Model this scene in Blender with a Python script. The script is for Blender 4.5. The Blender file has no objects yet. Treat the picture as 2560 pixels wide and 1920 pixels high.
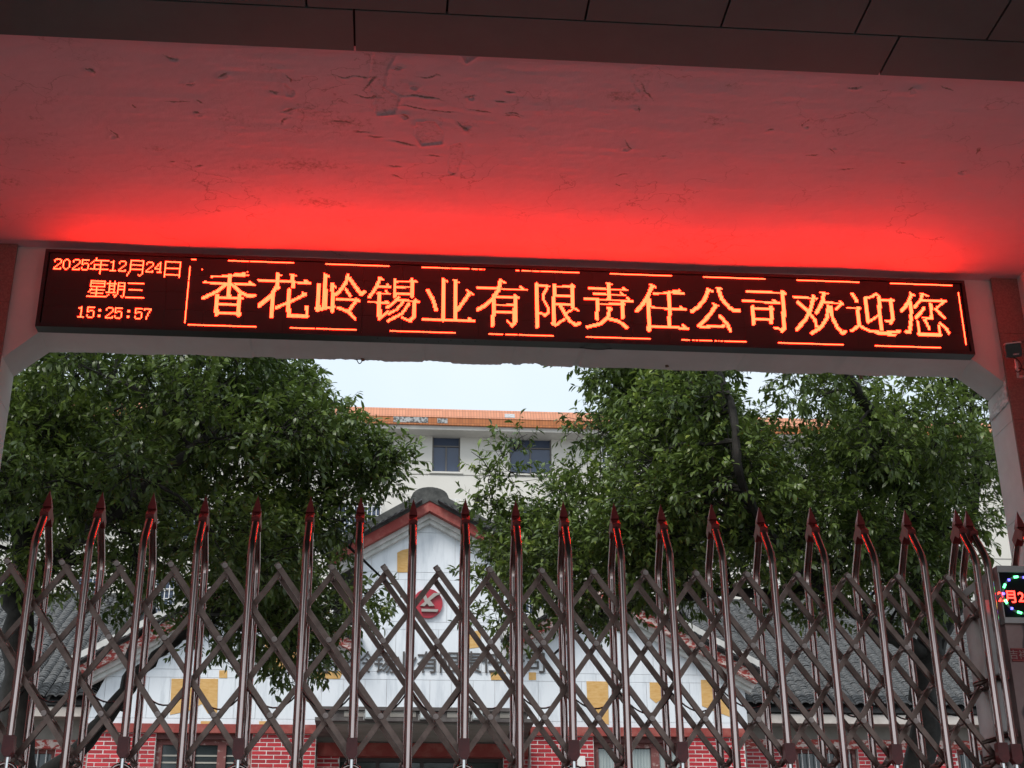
import bpy, math, random
import numpy as np
from mathutils import Vector, Matrix

SC = bpy.context.scene
COL = SC.collection
# ------------------------------------------------------------------ camera
F_PX = 3600.0                                  # focal length in pixels of the 2560 px wide photograph
PITCH, YAW, ROLL = map(math.radians, (23.81, 5.09, -0.465))
CAM = np.array([0.0, 0.0, -0.55])
_fw = np.array([math.sin(YAW) * math.cos(PITCH), math.cos(YAW) * math.cos(PITCH), math.sin(PITCH)])
_rt = np.array([math.cos(YAW), -math.sin(YAW), 0.0])
_up = np.cross(_rt, _fw)
_R = math.cos(ROLL) * _rt + math.sin(ROLL) * _up
_U = -math.sin(ROLL) * _rt + math.cos(ROLL) * _up
cd = bpy.data.cameras.new("camera")
cam = bpy.data.objects.new("camera", cd)
COL.objects.link(cam)
M = Matrix.Identity(4)
for i in range(3):
    M[i][0], M[i][1], M[i][2], M[i][3] = _R[i], _U[i], -_fw[i], CAM[i]
cam.matrix_world = M
cd.sensor_width = 36.0
cd.lens = F_PX / 2560.0 * 36.0
cd.clip_start, cd.clip_end = 0.05, 3000.0
SC.camera = cam


def aty(x, y, Y):
    """photo pixel -> point on the upright plane at depth Y"""
    d = _fw + _R * ((x - 1280) / F_PX) + _U * (-(y - 960) / F_PX)
    return CAM + d * (Y / d[1])


def atz(x, y, Z):
    """photo pixel -> point on the level plane at height Z"""
    d = _fw + _R * ((x - 1280) / F_PX) + _U * (-(y - 960) / F_PX)
    return CAM + d * ((Z - CAM[2]) / d[2])


# ------------------------------------------------------------------ sky, sun, exposure
SUN_EL, SUN_AZ = math.radians(52), math.radians(215)      # azimuth clockwise from +Y
w = bpy.data.worlds.new("World")
SC.world = w
w.use_nodes = True
nt = w.node_tree
bg = nt.nodes["Background"]
sky = nt.nodes.new("ShaderNodeTexSky")
sky.sky_type = 'NISHITA'
sky.sun_disc = False
sky.sun_elevation = SUN_EL
sky.sun_rotation = SUN_AZ
sky.air_density, sky.dust_density, sky.ozone_density = 1.0, 3.0, 1.0
mixn = nt.nodes.new("ShaderNodeMix")
mixn.data_type = 'RGBA'
mixn.inputs[0].default_value = 0.86                        # overcast: mostly even cloud
nz = nt.nodes.new("ShaderNodeTexNoise")
nz.inputs["Scale"].default_value = 2.5
nz.inputs["Detail"].default_value = 4
rmp = nt.nodes.new("ShaderNodeValToRGB")
rmp.color_ramp.elements[0].position, rmp.color_ramp.elements[1].position = 0.3, 0.75
rmp.color_ramp.elements[0].color = (4.5, 5.4, 6.1, 1)
rmp.color_ramp.elements[1].color = (6.1, 6.5, 6.8, 1)
tc = nt.nodes.new("ShaderNodeTexCoord")
nt.links.new(tc.outputs["Generated"], nz.inputs["Vector"])
nt.links.new(nz.outputs["Fac"], rmp.inputs["Fac"])
nt.links.new(sky.outputs[0], mixn.inputs[6])
nt.links.new(rmp.outputs[0], mixn.inputs[7])
nt.links.new(mixn.outputs[2], bg.inputs["Color"])
bg.inputs["Strength"].default_value = 0.1
sl = bpy.data.lights.new("sun", 'SUN')
sl.energy, sl.angle, sl.color = 1.5, math.radians(20), (1.0, 0.96, 0.9)
so = bpy.data.objects.new("sun", sl)
COL.objects.link(so)
sd = Vector((math.sin(SUN_AZ) * math.cos(SUN_EL), math.cos(SUN_AZ) * math.cos(SUN_EL), math.sin(SUN_EL)))
so.rotation_euler = sd.to_track_quat('Z', 'Y').to_euler()
so.location = (-20, -20, 40)
vs = SC.view_settings
vs.view_transform, vs.look, vs.gamma, vs.use_curve_mapping = 'Standard', 'None', 1.0, False
vs.exposure = 0.85
SC.render.engine = 'CYCLES'
SC.cycles.use_denoising = True
SC.cycles.max_bounces = 6
SC.cycles.diffuse_bounces = 3
SC.cycles.glossy_bounces = 3
SC.cycles.transmission_bounces = 4
SC.cycles.transparent_max_bounces = 6

# ------------------------------------------------------------------ materials
MATS = {}


def mat(name, col, rough=0.6, metal=0.0, var=0.0, scale=6.0, bump=0.0, bscale=40.0, spec=0.5, col2=None,
        stretch=None, lo=0.35, hi=0.65, detail=6.0):
    """principled material whose colour wanders between col and col2 (or col +- var) on object-space noise"""
    if name in MATS:
        return MATS[name]
    m = bpy.data.materials.new(name)
    m.use_nodes = True
    n = m.node_tree.nodes
    l = m.node_tree.links
    b = n["Principled BSDF"]
    b.inputs["Roughness"].default_value = rough
    b.inputs["Metallic"].default_value = metal
    b.inputs["Specular IOR Level"].default_value = spec
    b.inputs["Base Color"].default_value = (*col, 1)
    t = n.new("ShaderNodeTexCoord")
    vec = t.outputs["Object"]
    if stretch:
        mp = n.new("ShaderNodeMapping")
        mp.inputs["Scale"].default_value = stretch
        l.new(vec, mp.inputs["Vector"])
        vec = mp.outputs["Vector"]
    if var or col2:
        z = n.new("ShaderNodeTexNoise")
        z.inputs["Scale"].default_value = scale
        z.inputs["Detail"].default_value = detail
        z.inputs["Roughness"].default_value = 0.65
        l.new(vec, z.inputs["Vector"])
        r = n.new("ShaderNodeValToRGB")
        r.color_ramp.elements[0].position, r.color_ramp.elements[1].position = lo, hi
        c2 = col2 or tuple(min(1, v * (1 + var)) for v in col)
        c1 = col if col2 else tuple(v * (1 - var) for v in col)
        r.color_ramp.elements[0].color = (*c1, 1)
        r.color_ramp.elements[1].color = (*c2, 1)
        l.new(z.outputs["Fac"], r.inputs["Fac"])
        l.new(r.outputs["Color"], b.inputs["Base Color"])
    if bump:
        z2 = n.new("ShaderNodeTexNoise")
        z2.inputs["Scale"].default_value = bscale
        z2.inputs["Detail"].default_value = 5
        l.new(vec, z2.inputs["Vector"])
        bp = n.new("ShaderNodeBump")
        bp.inputs["Strength"].default_value = bump
        bp.inputs["Distance"].default_value = 0.01
        l.new(z2.outputs["Fac"], bp.inputs["Height"])
        l.new(bp.outputs["Normal"], b.inputs["Normal"])
    MATS[name] = m
    return m


def emit(name, col, strength):
    m = bpy.data.materials.new(name)
    m.use_nodes = True
    b = m.node_tree.nodes["Principled BSDF"]
    b.inputs["Base Color"].default_value = (0.02, 0.01, 0.01, 1)
    b.inputs["Emission Color"].default_value = (*col, 1)
    b.inputs["Emission Strength"].default_value = strength
    MATS[name] = m
    return m


# ------------------------------------------------------------------ mesh helpers
class MB:
    def __init__(s):
        s.v, s.f = [], []

    def add(s, v, f):
        o = len(s.v)
        s.v += [tuple(map(float, p)) for p in v]
        s.f += [tuple(i + o for i in q) for q in f]
        return s

    def box(s, x0, x1, y0, y1, z0, z1):
        v = [(x, y, z) for z in (z0, z1) for y in (y0, y1) for x in (x0, x1)]
        return s.add(v, [(0, 2, 3, 1), (4, 5, 7, 6), (0, 1, 5, 4), (2, 6, 7, 3), (0, 4, 6, 2), (1, 3, 7, 5)])

    def bar(s, a, b, w_, d, up=(0, 1, 0)):
        """rectangular bar a->b; w_ across, d along `up`"""
        a, b, up = Vector(a), Vector(b), Vector(up)
        t = (b - a).normalized()
        n = up - t * up.dot(t)
        n.normalize()
        q = t.cross(n)
        v = [p + q * (i * w_ / 2) + n * (j * d / 2) for p in (a, b) for i, j in ((-1, -1), (1, -1), (1, 1), (-1, 1))]
        return s.add(v, [(3, 2, 1, 0), (4, 5, 6, 7), (0, 1, 5, 4), (1, 2, 6, 5), (2, 3, 7, 6), (3, 0, 4, 7)])

    def tube(s, path, r, seg=8, cap=True):
        path = [Vector(p) for p in path]
        rr = r if isinstance(r, (list, tuple)) else [r] * len(path)
        n = len(path)
        v, f = [], []
        ref = None
        for i, p in enumerate(path):
            t = (path[min(i + 1, n - 1)] - path[max(i - 1, 0)]).normalized()
            if ref is None:
                ref = Vector((1, 0, 0)) if abs(t.x) < 0.8 else Vector((0, 1, 0))
            a = (ref - t * ref.dot(t)).normalized()
            ref = a
            b = t.cross(a)
            for k in range(seg):
                an = 2 * math.pi * k / seg
                v.append(p + (a * math.cos(an) + b * math.sin(an)) * rr[i])
        for i in range(n - 1):
            for k in range(seg):
                k2 = (k + 1) % seg
                f.append((i * seg + k, i * seg + k2, (i + 1) * seg + k2, (i + 1) * seg + k))
        if cap:
            f.append(tuple(range(seg - 1, -1, -1)))
            f.append(tuple(range((n - 1) * seg, n * seg)))
        return s.add(v, f)

    def prism(s, poly, y0, y1):
        """x,z polygon swept from depth y0 (towards the viewer) to y1"""
        n = len(poly)
        v = [(x, y0, z) for x, z in poly] + [(x, y1, z) for x, z in poly]
        f = [tuple(range(n)), tuple(range(2 * n - 1, n - 1, -1))]
        f += [(i, i + n, (i + 1) % n + n, (i + 1) % n) for i in range(n)]
        return s.add(v, f)

    def mesh(s, name, smooth=False):
        me = bpy.data.meshes.new(name)
        me.from_pydata(s.v, [], s.f)
        if smooth:
            me.shade_smooth()
            me.set_sharp_from_angle(angle=math.radians(55))
        me.update()
        return me

    def obj(s, name, m, parent=None, smooth=False, kind=None):
        return link(s.mesh(name, smooth), name, m, parent, kind)


def link(me, name, m, parent=None, kind=None, loc=None):
    o = bpy.data.objects.new(name, me)
    COL.objects.link(o)
    if m is not None and not me.materials:
        me.materials.append(m)
    if loc is not None:
        o.location = loc
    if parent is not None:
        o.parent = parent
        o.matrix_parent_inverse = Matrix.Translation(-Vector(world_loc(parent)))
    if kind:
        o["kind"] = kind
    return o


def world_loc(o):
    p = Vector(o.location)
    return p                                        # parts carry world coordinates (inverse set on the parent)


def thing(name, label, cat, loc=(0, 0, 0), group=None):
    e = bpy.data.objects.new(name, None)
    e.empty_display_size = 0.2
    COL.objects.link(e)
    e.location = loc
    return tag(e, label, cat, group)


def tag(o, label, cat, group=None):
    o["label"] = label
    o["category"] = cat
    if group:
        o["group"] = group
    return o


def smooth_angle(o, deg=35):
    me = o.data
    me.shade_smooth()
    me.set_sharp_from_angle(angle=math.radians(deg))
    return o


def text_mesh(txt, size, depth=0.0, bold=0.0):
    cu = bpy.data.curves.new("lettering", 'FONT')
    cu.body = txt
    cu.size = size
    cu.extrude = depth
    cu.offset = bold
    cu.resolution_u = 3
    o = bpy.data.objects.new("lettering", cu)
    COL.objects.link(o)
    dg = bpy.context.evaluated_depsgraph_get()
    me = bpy.data.meshes.new_from_object(o.evaluated_get(dg))
    bpy.data.objects.remove(o)
    return me


def place_mesh(me, M4):
    me.transform(M4)
    return me


UPRIGHT = Matrix(((1, 0, 0, 0), (0, 0, -1, 0), (0, 1, 0, 0), (0, 0, 0, 1)))   # text lying in xy -> standing, facing -Y
rnd = random.Random(7)
rng = np.random.default_rng(11)

# ================================================================== ground
GM = mat("pale_concrete_ground", (0.19, 0.185, 0.175), 0.85, var=0.25, scale=0.8, bump=0.3, bscale=30)
prof = [(-400, -2.6), (-25, -2.1), (-2, -1.95), (1, -1.75), (5.6, -0.1), (6.2, 0.0), (12, 0.0), (20, 0.9), (23.5, 1.35), (40, 1.5), (50, 2.2), (90, 2.6), (900, 6.0)]
g = MB()
xs = [-600, -60, -12, 0, 12, 60, 600]
for y, z in prof:
    for x in xs:
        g.v.append((x, y, z))
nx = len(xs)
for i in range(len(prof) - 1):
    for j in range(nx - 1):
        g.f.append((i * nx + j, i * nx + j + 1, (i + 1) * nx + j + 1, (i + 1) * nx + j))
g.obj("ground", GM, kind="structure")

# ================================================================== gatehouse: beam, pillars, ceiling, soffit
YS = 10.65                 # face of the LED sign
YB = 10.76                 # face of the beam
YB2 = 11.14                # back of the beam
ZC = 5.335                 # ceiling
XL, XR = -3.13, 5.15       # clear opening between the pillars
plaster = mat("white_wall_paint", (0.66, 0.64, 0.62), 0.75, col2=(0.72, 0.705, 0.69), scale=3.0, bump=0.25, bscale=14)
granite = mat("red_granite_tile", (0.21, 0.115, 0.10), 0.35, col2=(0.28, 0.165, 0.145), scale=60, lo=0.4, hi=0.6)
whitetile = mat("pale_stone_tile", (0.72, 0.70, 0.68), 0.3, col2=(0.80, 0.785, 0.77), scale=5)
GH = thing("gatehouse", "gatehouse with deep canopy, peeling white ceiling and wide beam over the gate", "gatehouse", (1.0, YB, 0))

# beam with haunched corners, chipped lower edge
zb = 4.565
bm_ = MB()
top = ZC + 0.35
n = 420
us = np.linspace(XL + 0.26, XR - 0.25, n)
low = zb + 0.0 * us
chip = np.zeros(n)
for cx, wd, dp in ((-0.3, .2, .012), (0.3, .07, .02), (0.42, .05, .016), (0.95, .05, .018), (1.15, .08, .02), (1.55, .03, .022), (2.9, .05, .014), (3.75, .05, .016), (-1.8, .2, .01), (-1.1, .1, .014), (4.3, .08, .01)):
    chip += dp * (np.abs(us - cx) < wd) * (0.5 + 0.5 * rng.random(n))
chip += 0.004 * rng.random(n)
front = [(XL - 0.6, zb - 0.24), (XL, zb - 0.24)] + [(x, zb + .2 * c) for x, c in zip(us, chip)] + [(XR, zb - 0.21), (XR + 0.6, zb - 0.21)]
back = [(XL - 0.6, zb - 0.24), (XL, zb - 0.24)] + [(x, zb - .006 + c + 0.004 * math.sin(7 * x)) for x, c in zip(us, chip)] + [(XR, zb - 0.21), (XR + 0.6, zb - 0.21)]
m_ = len(front)
v = [(x, YB, top) for x, _ in front] + [(x, YB, z) for x, z in front] + [(x, YB2, z) for x, z in back] + [(x, YB2, top) for x, _ in back]
f = []
for i in range(m_ - 1):
    for r_ in range(3):
        f.append((r_ * m_ + i, (r_ + 1) * m_ + i, (r_ + 1) * m_ + i + 1, r_ * m_ + i + 1))
bm_.add(v, f)
o = bm_.obj("beam", plaster, GH)
smooth_angle(o, 25)
# rust-stained holes and stubs in the underside of the beam
rust = mat("rust_stain", (0.12, 0.06, 0.03), 0.9, col2=(0.3, 0.22, 0.16), scale=25)
for px, py in ((905, 900), (1665, 915), (2150, 945)):
    p = atz(px, py, zb - 0.004)
    MB().tube([(p[0], p[1] - .02, zb + .02), (p[0] + .01, p[1], zb - .014)], 0.016, 7).obj("pipe_stub", rust, GH, True)
# lamp wire looping under the sign
MB().tube([(1.52 + .28 * t, YB - 0.01 - .05 * math.sin(math.pi * t), zb - 0.004 - .035 * math.sin(math.pi * t)) for t in np.linspace(0, 1, 13)], 0.004, 5).obj("wire_loop", mat("black_cable", (0.015, 0.014, 0.014), 0.5), GH, True)
MB().tube([(-.33 + .06 * t, YB2 - 0.02, zb + .01 - .05 * math.sin(math.pi * t)) for t in np.linspace(0, 1, 9)], 0.004, 5).obj("wire_loop", MATS["black_cable"], GH, True)

# pillars: stone reveals, granite-faced fronts (tiles of their own)
for side, x0, x1 in ((-1, XL - 0.6, XL), (1, XR, XR + 0.6)):
    core = MB().box(x0 + (0.012 if side > 0 else 0), x1 - (0.012 if side < 0 else 0), YB - 0.03, YB2, -0.3, ZC + 0.3)
    pil = core.obj("pillar", plaster, GH)
    xi = XR if side > 0 else XL
    z = 0.0
    k = 0
    while z < ZC - 0.02:
        h = min(0.8, ZC - z)
        zt = z + h - 0.004
        tw = 0.27
        for q in range(2):
            a = xi + side * (q * (tw + .004))
            b = a + side * tw
            MB().box(min(a, b), max(a, b), YB - 0.055, YB - 0.031, z, zt).obj("facing_tile", granite, pil)
        ht = min(zt, zb - 0.23)
        if ht - z > 0.03:
            MB().box(min(xi, xi + side * .011), max(xi, xi + side * .011), YB - 0.03, YB2 - 0.001, z, ht).obj("reveal_tile", whitetile, pil)
        z += h
        k += 1
# crumpled flashing at the top of the right-hand reveal
fl = MB()
nn = 8
for i in range(nn):
    for j in range(nn):
        u, q = i / (nn - 1), j / (nn - 1)
        y_ = YB - .03 + (YB2 - YB + .02) * u
        zlo, zhi = zb - .40 - .02 * u, zb - .40 + .19 * (1 - u) + .01
        fl.v.append((XR - .004 - rnd.uniform(0, .016), y_, zlo + (zhi - zlo) * q))
fl.f = [(i * nn + j, i * nn + j + 1, (i + 1) * nn + j + 1, (i + 1) * nn + j) for i in range(nn - 1) for j in range(nn - 1)]
fl.obj("flashing", mat("crumpled_foil", (0.78, 0.77, 0.76), 0.35, var=.2, scale=30), GH)

# side walls of the drive-through
XWL, XWR = XL - 0.42, XR + 0.235
MB().box(XWR, XWR + 0.25, 2.0, YB - 0.056, -2.3, ZC + 0.3).obj("side_wall", plaster, GH)
MB().box(XWL - 0.25, XWL, 2.0, YB - 0.056, -2.3, ZC + 0.3).obj("side_wall", plaster, GH)

# ---- ceiling: thick old paint, blistered, cracked and peeling (real relief)
CY0, CY1 = 7.83, YB
GX, GY = 1000, 320
cx = np.linspace(XWL, XWR, GX)
cy = np.linspace(CY0, CY1, GY)
X, Y = np.meshgrid(cx, cy)
H = 0.0035 * np.sin(1.7 * X + 0.8) * np.sin(2.3 * Y) + 0.002 * np.sin(4.1 * X + 2 * Y) + .004 * np.sin(2.9 * X + .4) * np.exp(-((Y - YB + .15) / .25) ** 2)
stain = np.zeros_like(H)


def smoothnoise(sx, sy, seed):
    r = np.random.default_rng(seed)
    gx = int((XWR - XWL) / sx) + 3
    gy = int((CY1 - CY0) / sy) + 3
    gr = r.random((gy, gx))
    fx = (X - XWL) / sx
    fy = (Y - CY0) / sy
    ix, iy = fx.astype(int), fy.astype(int)
    tx, ty = fx - ix, fy - iy
    tx, ty = tx * tx * (3 - 2 * tx), ty * ty * (3 - 2 * ty)
    return (gr[iy, ix] * (1 - tx) + gr[iy, ix + 1] * tx) * (1 - ty) + (gr[iy + 1, ix] * (1 - tx) + gr[iy + 1, ix + 1] * tx) * ty


H += 0.004 * smoothnoise(.5, .12, 3) + .0025 * smoothnoise(.16, .05, 4)


def cpt(zx, zy, reg):
    ox, oy = ((0, 100), (1260, 130))[reg]
    p = atz(ox + zx / 1.7015, oy + zy / 1.7015, ZC)
    return p[0], p[1]


def peel(poly, reg, depth=0.005, lip=0.02):
    depth, lip = depth * .6, lip * .4
    pts = np.array([cpt(a, b, reg) for a, b in poly])
    inside = np.zeros_like(H, bool)
    dist = np.full_like(H, 9.0)
    k = len(pts)
    for i in range(k):
        (x1, y1), (x2, y2) = pts[i], pts[(i + 1) % k]
        cond = (y1 > Y) != (y2 > Y)
        xi = (x2 - x1) * (Y - y1) / (y2 - y1 + 1e-12) + x1
        inside ^= cond & (X < xi)
        t = np.clip(((X - x1) * (x2 - x1) + (Y - y1) * (y2 - y1)) / ((x2 - x1) ** 2 + (y2 - y1) ** 2 + 1e-12), 0, 1)
        dist = np.minimum(dist, np.hypot(X - x1 - t * (x2 - x1), Y - y1 - t * (y2 - y1)))
    H[inside] -= depth
    out = ~inside
    H[out] += (lip * np.clip(1 - dist / 0.05, 0, 1) ** 2 * (0.4 + smoothnoise(.08, .08, 9)))[out]
    stain[inside] = np.maximum(stain[inside], 0.30)


WOB = smoothnoise(.07, .07, 17)


def lip(x0, y0, ang, ln, A, wd):
    dx, dy = math.cos(ang), math.sin(ang)
    u = (X - x0) * dx + (Y - y0) * dy
    q = -(X - x0) * dy + (Y - y0) * dx + .05 * (WOB - .5)
    t = u / ln + 0.5
    tp = np.where((t > 0) & (t < 1), np.sin(np.pi * np.clip(t, 0, 1)), 0)
    H[:] += A * tp * np.where(q > 0, np.clip(1 - q / wd, 0, 1) ** 2, 0)
    H[:] -= 0.15 * A * tp * np.where((q < 0) & (q > -.02), 1, 0)
    stain[:] = np.maximum(stain, 0.8 * tp * ((q < 0) & (q > -.016)))


peel([(1590, 40), (1680, 65), (1645, 130), (1635, 205), (1700, 245), (1680, 310), (1600, 318), (1588, 240), (1568, 175)], 0)
peel([(1770, 345), (1850, 345), (1885, 390), (1885, 435), (1795, 446), (1765, 400)], 0)
peel([(1205, 180), (1255, 215), (1245, 240), (1215, 235)], 0, .004, .014)
peel([(1905, 450), (1960, 430), (1975, 470), (1940, 575), (1905, 555), (1915, 500)], 0, .003, .008)
peel([(1970, 70), (2030, 66), (1985, 95)], 0, .005, .02)
peel([(540, 75), (625, 60), (630, 95), (590, 190), (540, 120)], 1, .0015, .006)
for zx, zy, reg, an, ln, A in (
        (380, 130, 0, .9, .12, .016), (480, 395, 0, 1.4, .2, .014), (565, 280, 0, 1.4, .08, .01), (730, 75, 0, .2, .16, .012), (760, 265, 0, -.15, .25, .009), (800, 180, 0, -.5, .14, .022),
        (840, 312, 0, .1, .1, .02), (850, 260, 0, .7, .08, .012), (950, 150, 0, -.7, .14, .018), (1160, 225, 0, .3, .1, .012), (1215, 160, 0, 1.3, .16, .016), (1230, 300, 0, -.5, .2, .018), (1215, 345, 0, -.9, .14, .014),
        (1500, 155, 0, .0, .45, .012), (1560, 240, 0, .1, .3, .014), (1580, 180, 0, -1.0, .25, .016), (1690, 118, 0, .1, .12, .022), (1725, 322, 0, .4, .12, .022), (1830, 160, 0, -.2, .2, .014), (1800, 245, 0, .1, .4, .016),
        (1880, 300, 0, .05, .3, .013), (1750, 285, 0, .15, .3, .014), (1600, 410, 0, .05, .2, .012), (1450, 350, 0, .1, .3, .008), (1540, 390, 0, .1, .2, .012), (1720, 440, 0, .05, .3, .014), (1840, 492, 0, .05, .2, .014), (1680, 535, 0, .0, .16, .01), (1690, 580, 0, .3, .14, .01),
        (1970, 365, 0, 1.0, .22, .02), (2000, 235, 0, -.4, .12, .014), (2130, 255, 0, .2, .12, .016), (2170, 220, 0, .5, .1, .018), (2040, 300, 0, .05, .25, .01), (2180, 320, 0, .1, .2, .01), (1920, 570, 0, -.3, .16, .018), (735, 515, 0, .1, .06, .012), (850, 540, 0, -.3, .1, .012),
        (600, 170, 1, 1.1, .35, .01), (570, 245, 1, .9, .12, .016), (525, 395, 1, 1.1, .18, .012), (480, 565, 1, .4, .07, .014), (500, 525, 1, -.2, .14, .007), (1135, 330, 1, .0, .07, .014), (1280, 300, 1, 1.5, .14, .018), (1490, 152, 1, .1, .14, .016),
        (1615, 168, 1, -.1, .1, .01), (1740, 160, 1, -1.0, .1, .018), (1880, 155, 1, .5, .16, .008), (1390, 420, 1, .6, .14, .012), (1310, 443, 1, -.1, .14, .008), (1460, 498, 1, -.3, .18, .012), (1945, 500, 1, -.7, .12, .022), (1690, 468, 1, -.1, .1, .007), (2010, 420, 1, 1.3, .14, .008), (40, 260, 1, .1, .2, .012), (680, 445, 1, -.3, .08, .007)):
    px, py = cpt(zx, zy, reg)
    lip(px, py, an + math.pi if A > .02 else an, ln, A * .36, rnd.uniform(.02, .05))
for zx, zy, reg, sz in ((385, 120, 0, .03), (480, 410, 0, .03), (735, 78, 0, .05), (805, 185, 0, .035), (845, 318, 0, .025), (950, 152, 0, .03), (1225, 300, 0, .04), (1695, 118, 0, .035), (1725, 322, 0, .04), (1765, 200, 0, .03), (1985, 365, 0, .035), (2005, 245, 0, .025),
                        (570, 240, 1, .03), (520, 410, 1, .03), (1285, 320, 1, .02), (1742, 165, 1, .03), (1948, 510, 1, .035), (1405, 408, 1, .02), (1490, 150, 1, .025)):
    k_ = rnd.randint(4, 6)
    ph = rnd.random() * 6
    ox, oy = ((0, 100), (1260, 130))[reg]
    peel([(zx + 1.7015 * 420 * sz * rnd.uniform(.4, 1.1) * math.cos(ph + 6.283 * i / k_), zy + 1.7015 * 250 * sz * rnd.uniform(.4, 1.1) * math.sin(ph + 6.283 * i / k_)) for i in range(k_)], reg, .004, .011)
H += .0016 * smoothnoise(.045, .03, 23) + .002 * smoothnoise(.9, .06, 24)
# mould freckles gather in patches
for zx, zy, reg, sx, sy, a in ((1300, 530, 0, .5, .12, .9), (1040, 540, 0, .18, .08, .8), (1380, 690, 0, .3, .1, .9), (1270, 640, 0, .4, .15, .6), (1000, 340, 0, .3, .2, .6), (1330, 300, 0, .3, .2, .7), (40, 600, 0, .2, .1, .8), (120, 430, 0, .3, .1, .6),
                               (660, 460, 0, .12, .06, .8), (280, 500, 0, .3, .15, .5), (230, 230, 0, .2, .15, .5), (1480, 350, 0, .3, .12, .8), (1480, 765, 0, .06, .03, .9), (510, 185, 1, .2, .1, .9), (980, 140, 1, .12, .1, .7), (900, 290, 1, .15, .12, .8), (390, 60, 0, .3, .15, .5), (1150, 120, 0, .15, .1, .6)):
    px, py = cpt(zx, zy, reg)
    stain = np.maximum(stain, .5 * a * np.exp(-((X - px) / sx) ** 2 - ((Y - py) / sy) ** 2))
me = bpy.data.meshes.new("ceiling")
vv = np.stack([X, Y, ZC - H], -1).reshape(-1, 3)
idx = np.arange(GX * GY).reshape(GY, GX)
q = np.stack([idx[:-1, :-1], idx[1:, :-1], idx[1:, 1:], idx[:-1, 1:]], -1).reshape(-1, 4)


def fast_mesh(me, verts, faces):
    k = faces.shape[1]
    me.vertices.add(len(verts))
    me.vertices.foreach_set("co", np.ascontiguousarray(verts, np.float32).ravel())
    me.loops.add(faces.size)
    me.loops.foreach_set("vertex_index", np.ascontiguousarray(faces, np.int32).ravel())
    me.polygons.add(len(faces))
    me.polygons.foreach_set("loop_start", np.arange(0, faces.size, k, dtype=np.int32))
    me.update(calc_edges=True)
    return me


fast_mesh(me, vv, q)
at_ = me.attributes.new("stain", 'FLOAT', 'POINT')
at_.data.foreach_set("value", stain.astype(np.float32).ravel())
me.shade_smooth()
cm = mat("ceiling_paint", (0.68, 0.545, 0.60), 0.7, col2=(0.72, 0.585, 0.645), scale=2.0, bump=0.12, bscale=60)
n_, l_ = cm.node_tree.nodes, cm.node_tree.links
bs = n_["Principled BSDF"]
src = bs.inputs["Base Color"].links[0].from_socket
an = n_.new("ShaderNodeAttribute")
an.attribute_name = "stain"
fz = n_.new("ShaderNodeTexNoise")
fz.inputs["Scale"].default_value = 28
fz.inputs["Detail"].default_value = 8
fz.inputs["Roughness"].default_value = .8
tcn = n_.new("ShaderNodeTexCoord")
l_.new(tcn.outputs["Object"], fz.inputs["Vector"])
mth = n_.new("ShaderNodeMath")
mth.operation = 'MULTIPLY_ADD'
l_.new(an.outputs["Fac"], mth.inputs[0])
mth.inputs[1].default_value = 0.55
l_.new(fz.outputs["Fac"], mth.inputs[2])
rp = n_.new("ShaderNodeMapRange")
rp.inputs["From Min"].default_value, rp.inputs["From Max"].default_value = 0.67, 0.88
l_.new(mth.outputs[0], rp.inputs["Value"])
mx = n_.new("ShaderNodeMix")
mx.data_type = 'RGBA'
l_.new(rp.outputs[0], mx.inputs[0])
l_.new(src, mx.inputs[6])
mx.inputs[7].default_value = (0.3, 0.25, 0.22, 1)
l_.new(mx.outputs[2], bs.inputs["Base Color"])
# hairline cracks wandering through the paint
dn = n_.new("ShaderNodeTexNoise")
dn.inputs["Scale"].default_value = 3.0
dn.inputs["Detail"].default_value = 6
l_.new(tcn.outputs["Object"], dn.inputs["Vector"])
va_ = n_.new("ShaderNodeVectorMath")
va_.operation = 'MULTIPLY_ADD'
va_.inputs[1].default_value = (.9, .9, .9)
l_.new(dn.outputs["Color"], va_.inputs[0])
l_.new(tcn.outputs["Object"], va_.inputs[2])
vo = n_.new("ShaderNodeTexVoronoi")
vo.feature = 'DISTANCE_TO_EDGE'
vo.inputs["Scale"].default_value = 1.7
l_.new(va_.outputs[0], vo.inputs["Vector"])
cr_ = n_.new("ShaderNodeMapRange")
cr_.inputs["From Min"].default_value, cr_.inputs["From Max"].default_value = .002, .012
cr_.inputs["To Min"].default_value, cr_.inputs["To Max"].default_value = 1, 0
l_.new(vo.outputs["Distance"], cr_.inputs["Value"])
pn = n_.new("ShaderNodeTexNoise")
pn.inputs["Scale"].default_value = 1.1
l_.new(tcn.outputs["Object"], pn.inputs["Vector"])
pr = n_.new("ShaderNodeMapRange")
pr.inputs["From Min"].default_value, pr.inputs["From Max"].default_value = .47, .62
l_.new(pn.outputs["Fac"], pr.inputs["Value"])
cm_ = n_.new("ShaderNodeMath")
cm_.operation = 'MULTIPLY'
l_.new(cr_.outputs[0], cm_.inputs[0])
l_.new(pr.outputs[0], cm_.inputs[1])
cs = n_.new("ShaderNodeMath")
cs.operation = 'MULTIPLY'
cs.inputs[1].default_value = .55
l_.new(cm_.outputs[0], cs.inputs[0])
mx2 = n_.new("ShaderNodeMix")
mx2.data_type = 'RGBA'
l_.new(cs.outputs[0], mx2.inputs[0])
l_.new(mx.outputs[2], mx2.inputs[6])
mx2.inputs[7].default_value = (.22, .17, .16, 1)
l_.new(mx2.outputs[2], bs.inputs["Base Color"])
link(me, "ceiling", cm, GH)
# roof slab over everything
MB().box(XWL - 1.5, XWR + 1.5, -9.0, YB2 + .3, ZC + 0.31, ZC + 0.65).obj("roof_slab", plaster, GH)

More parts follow.
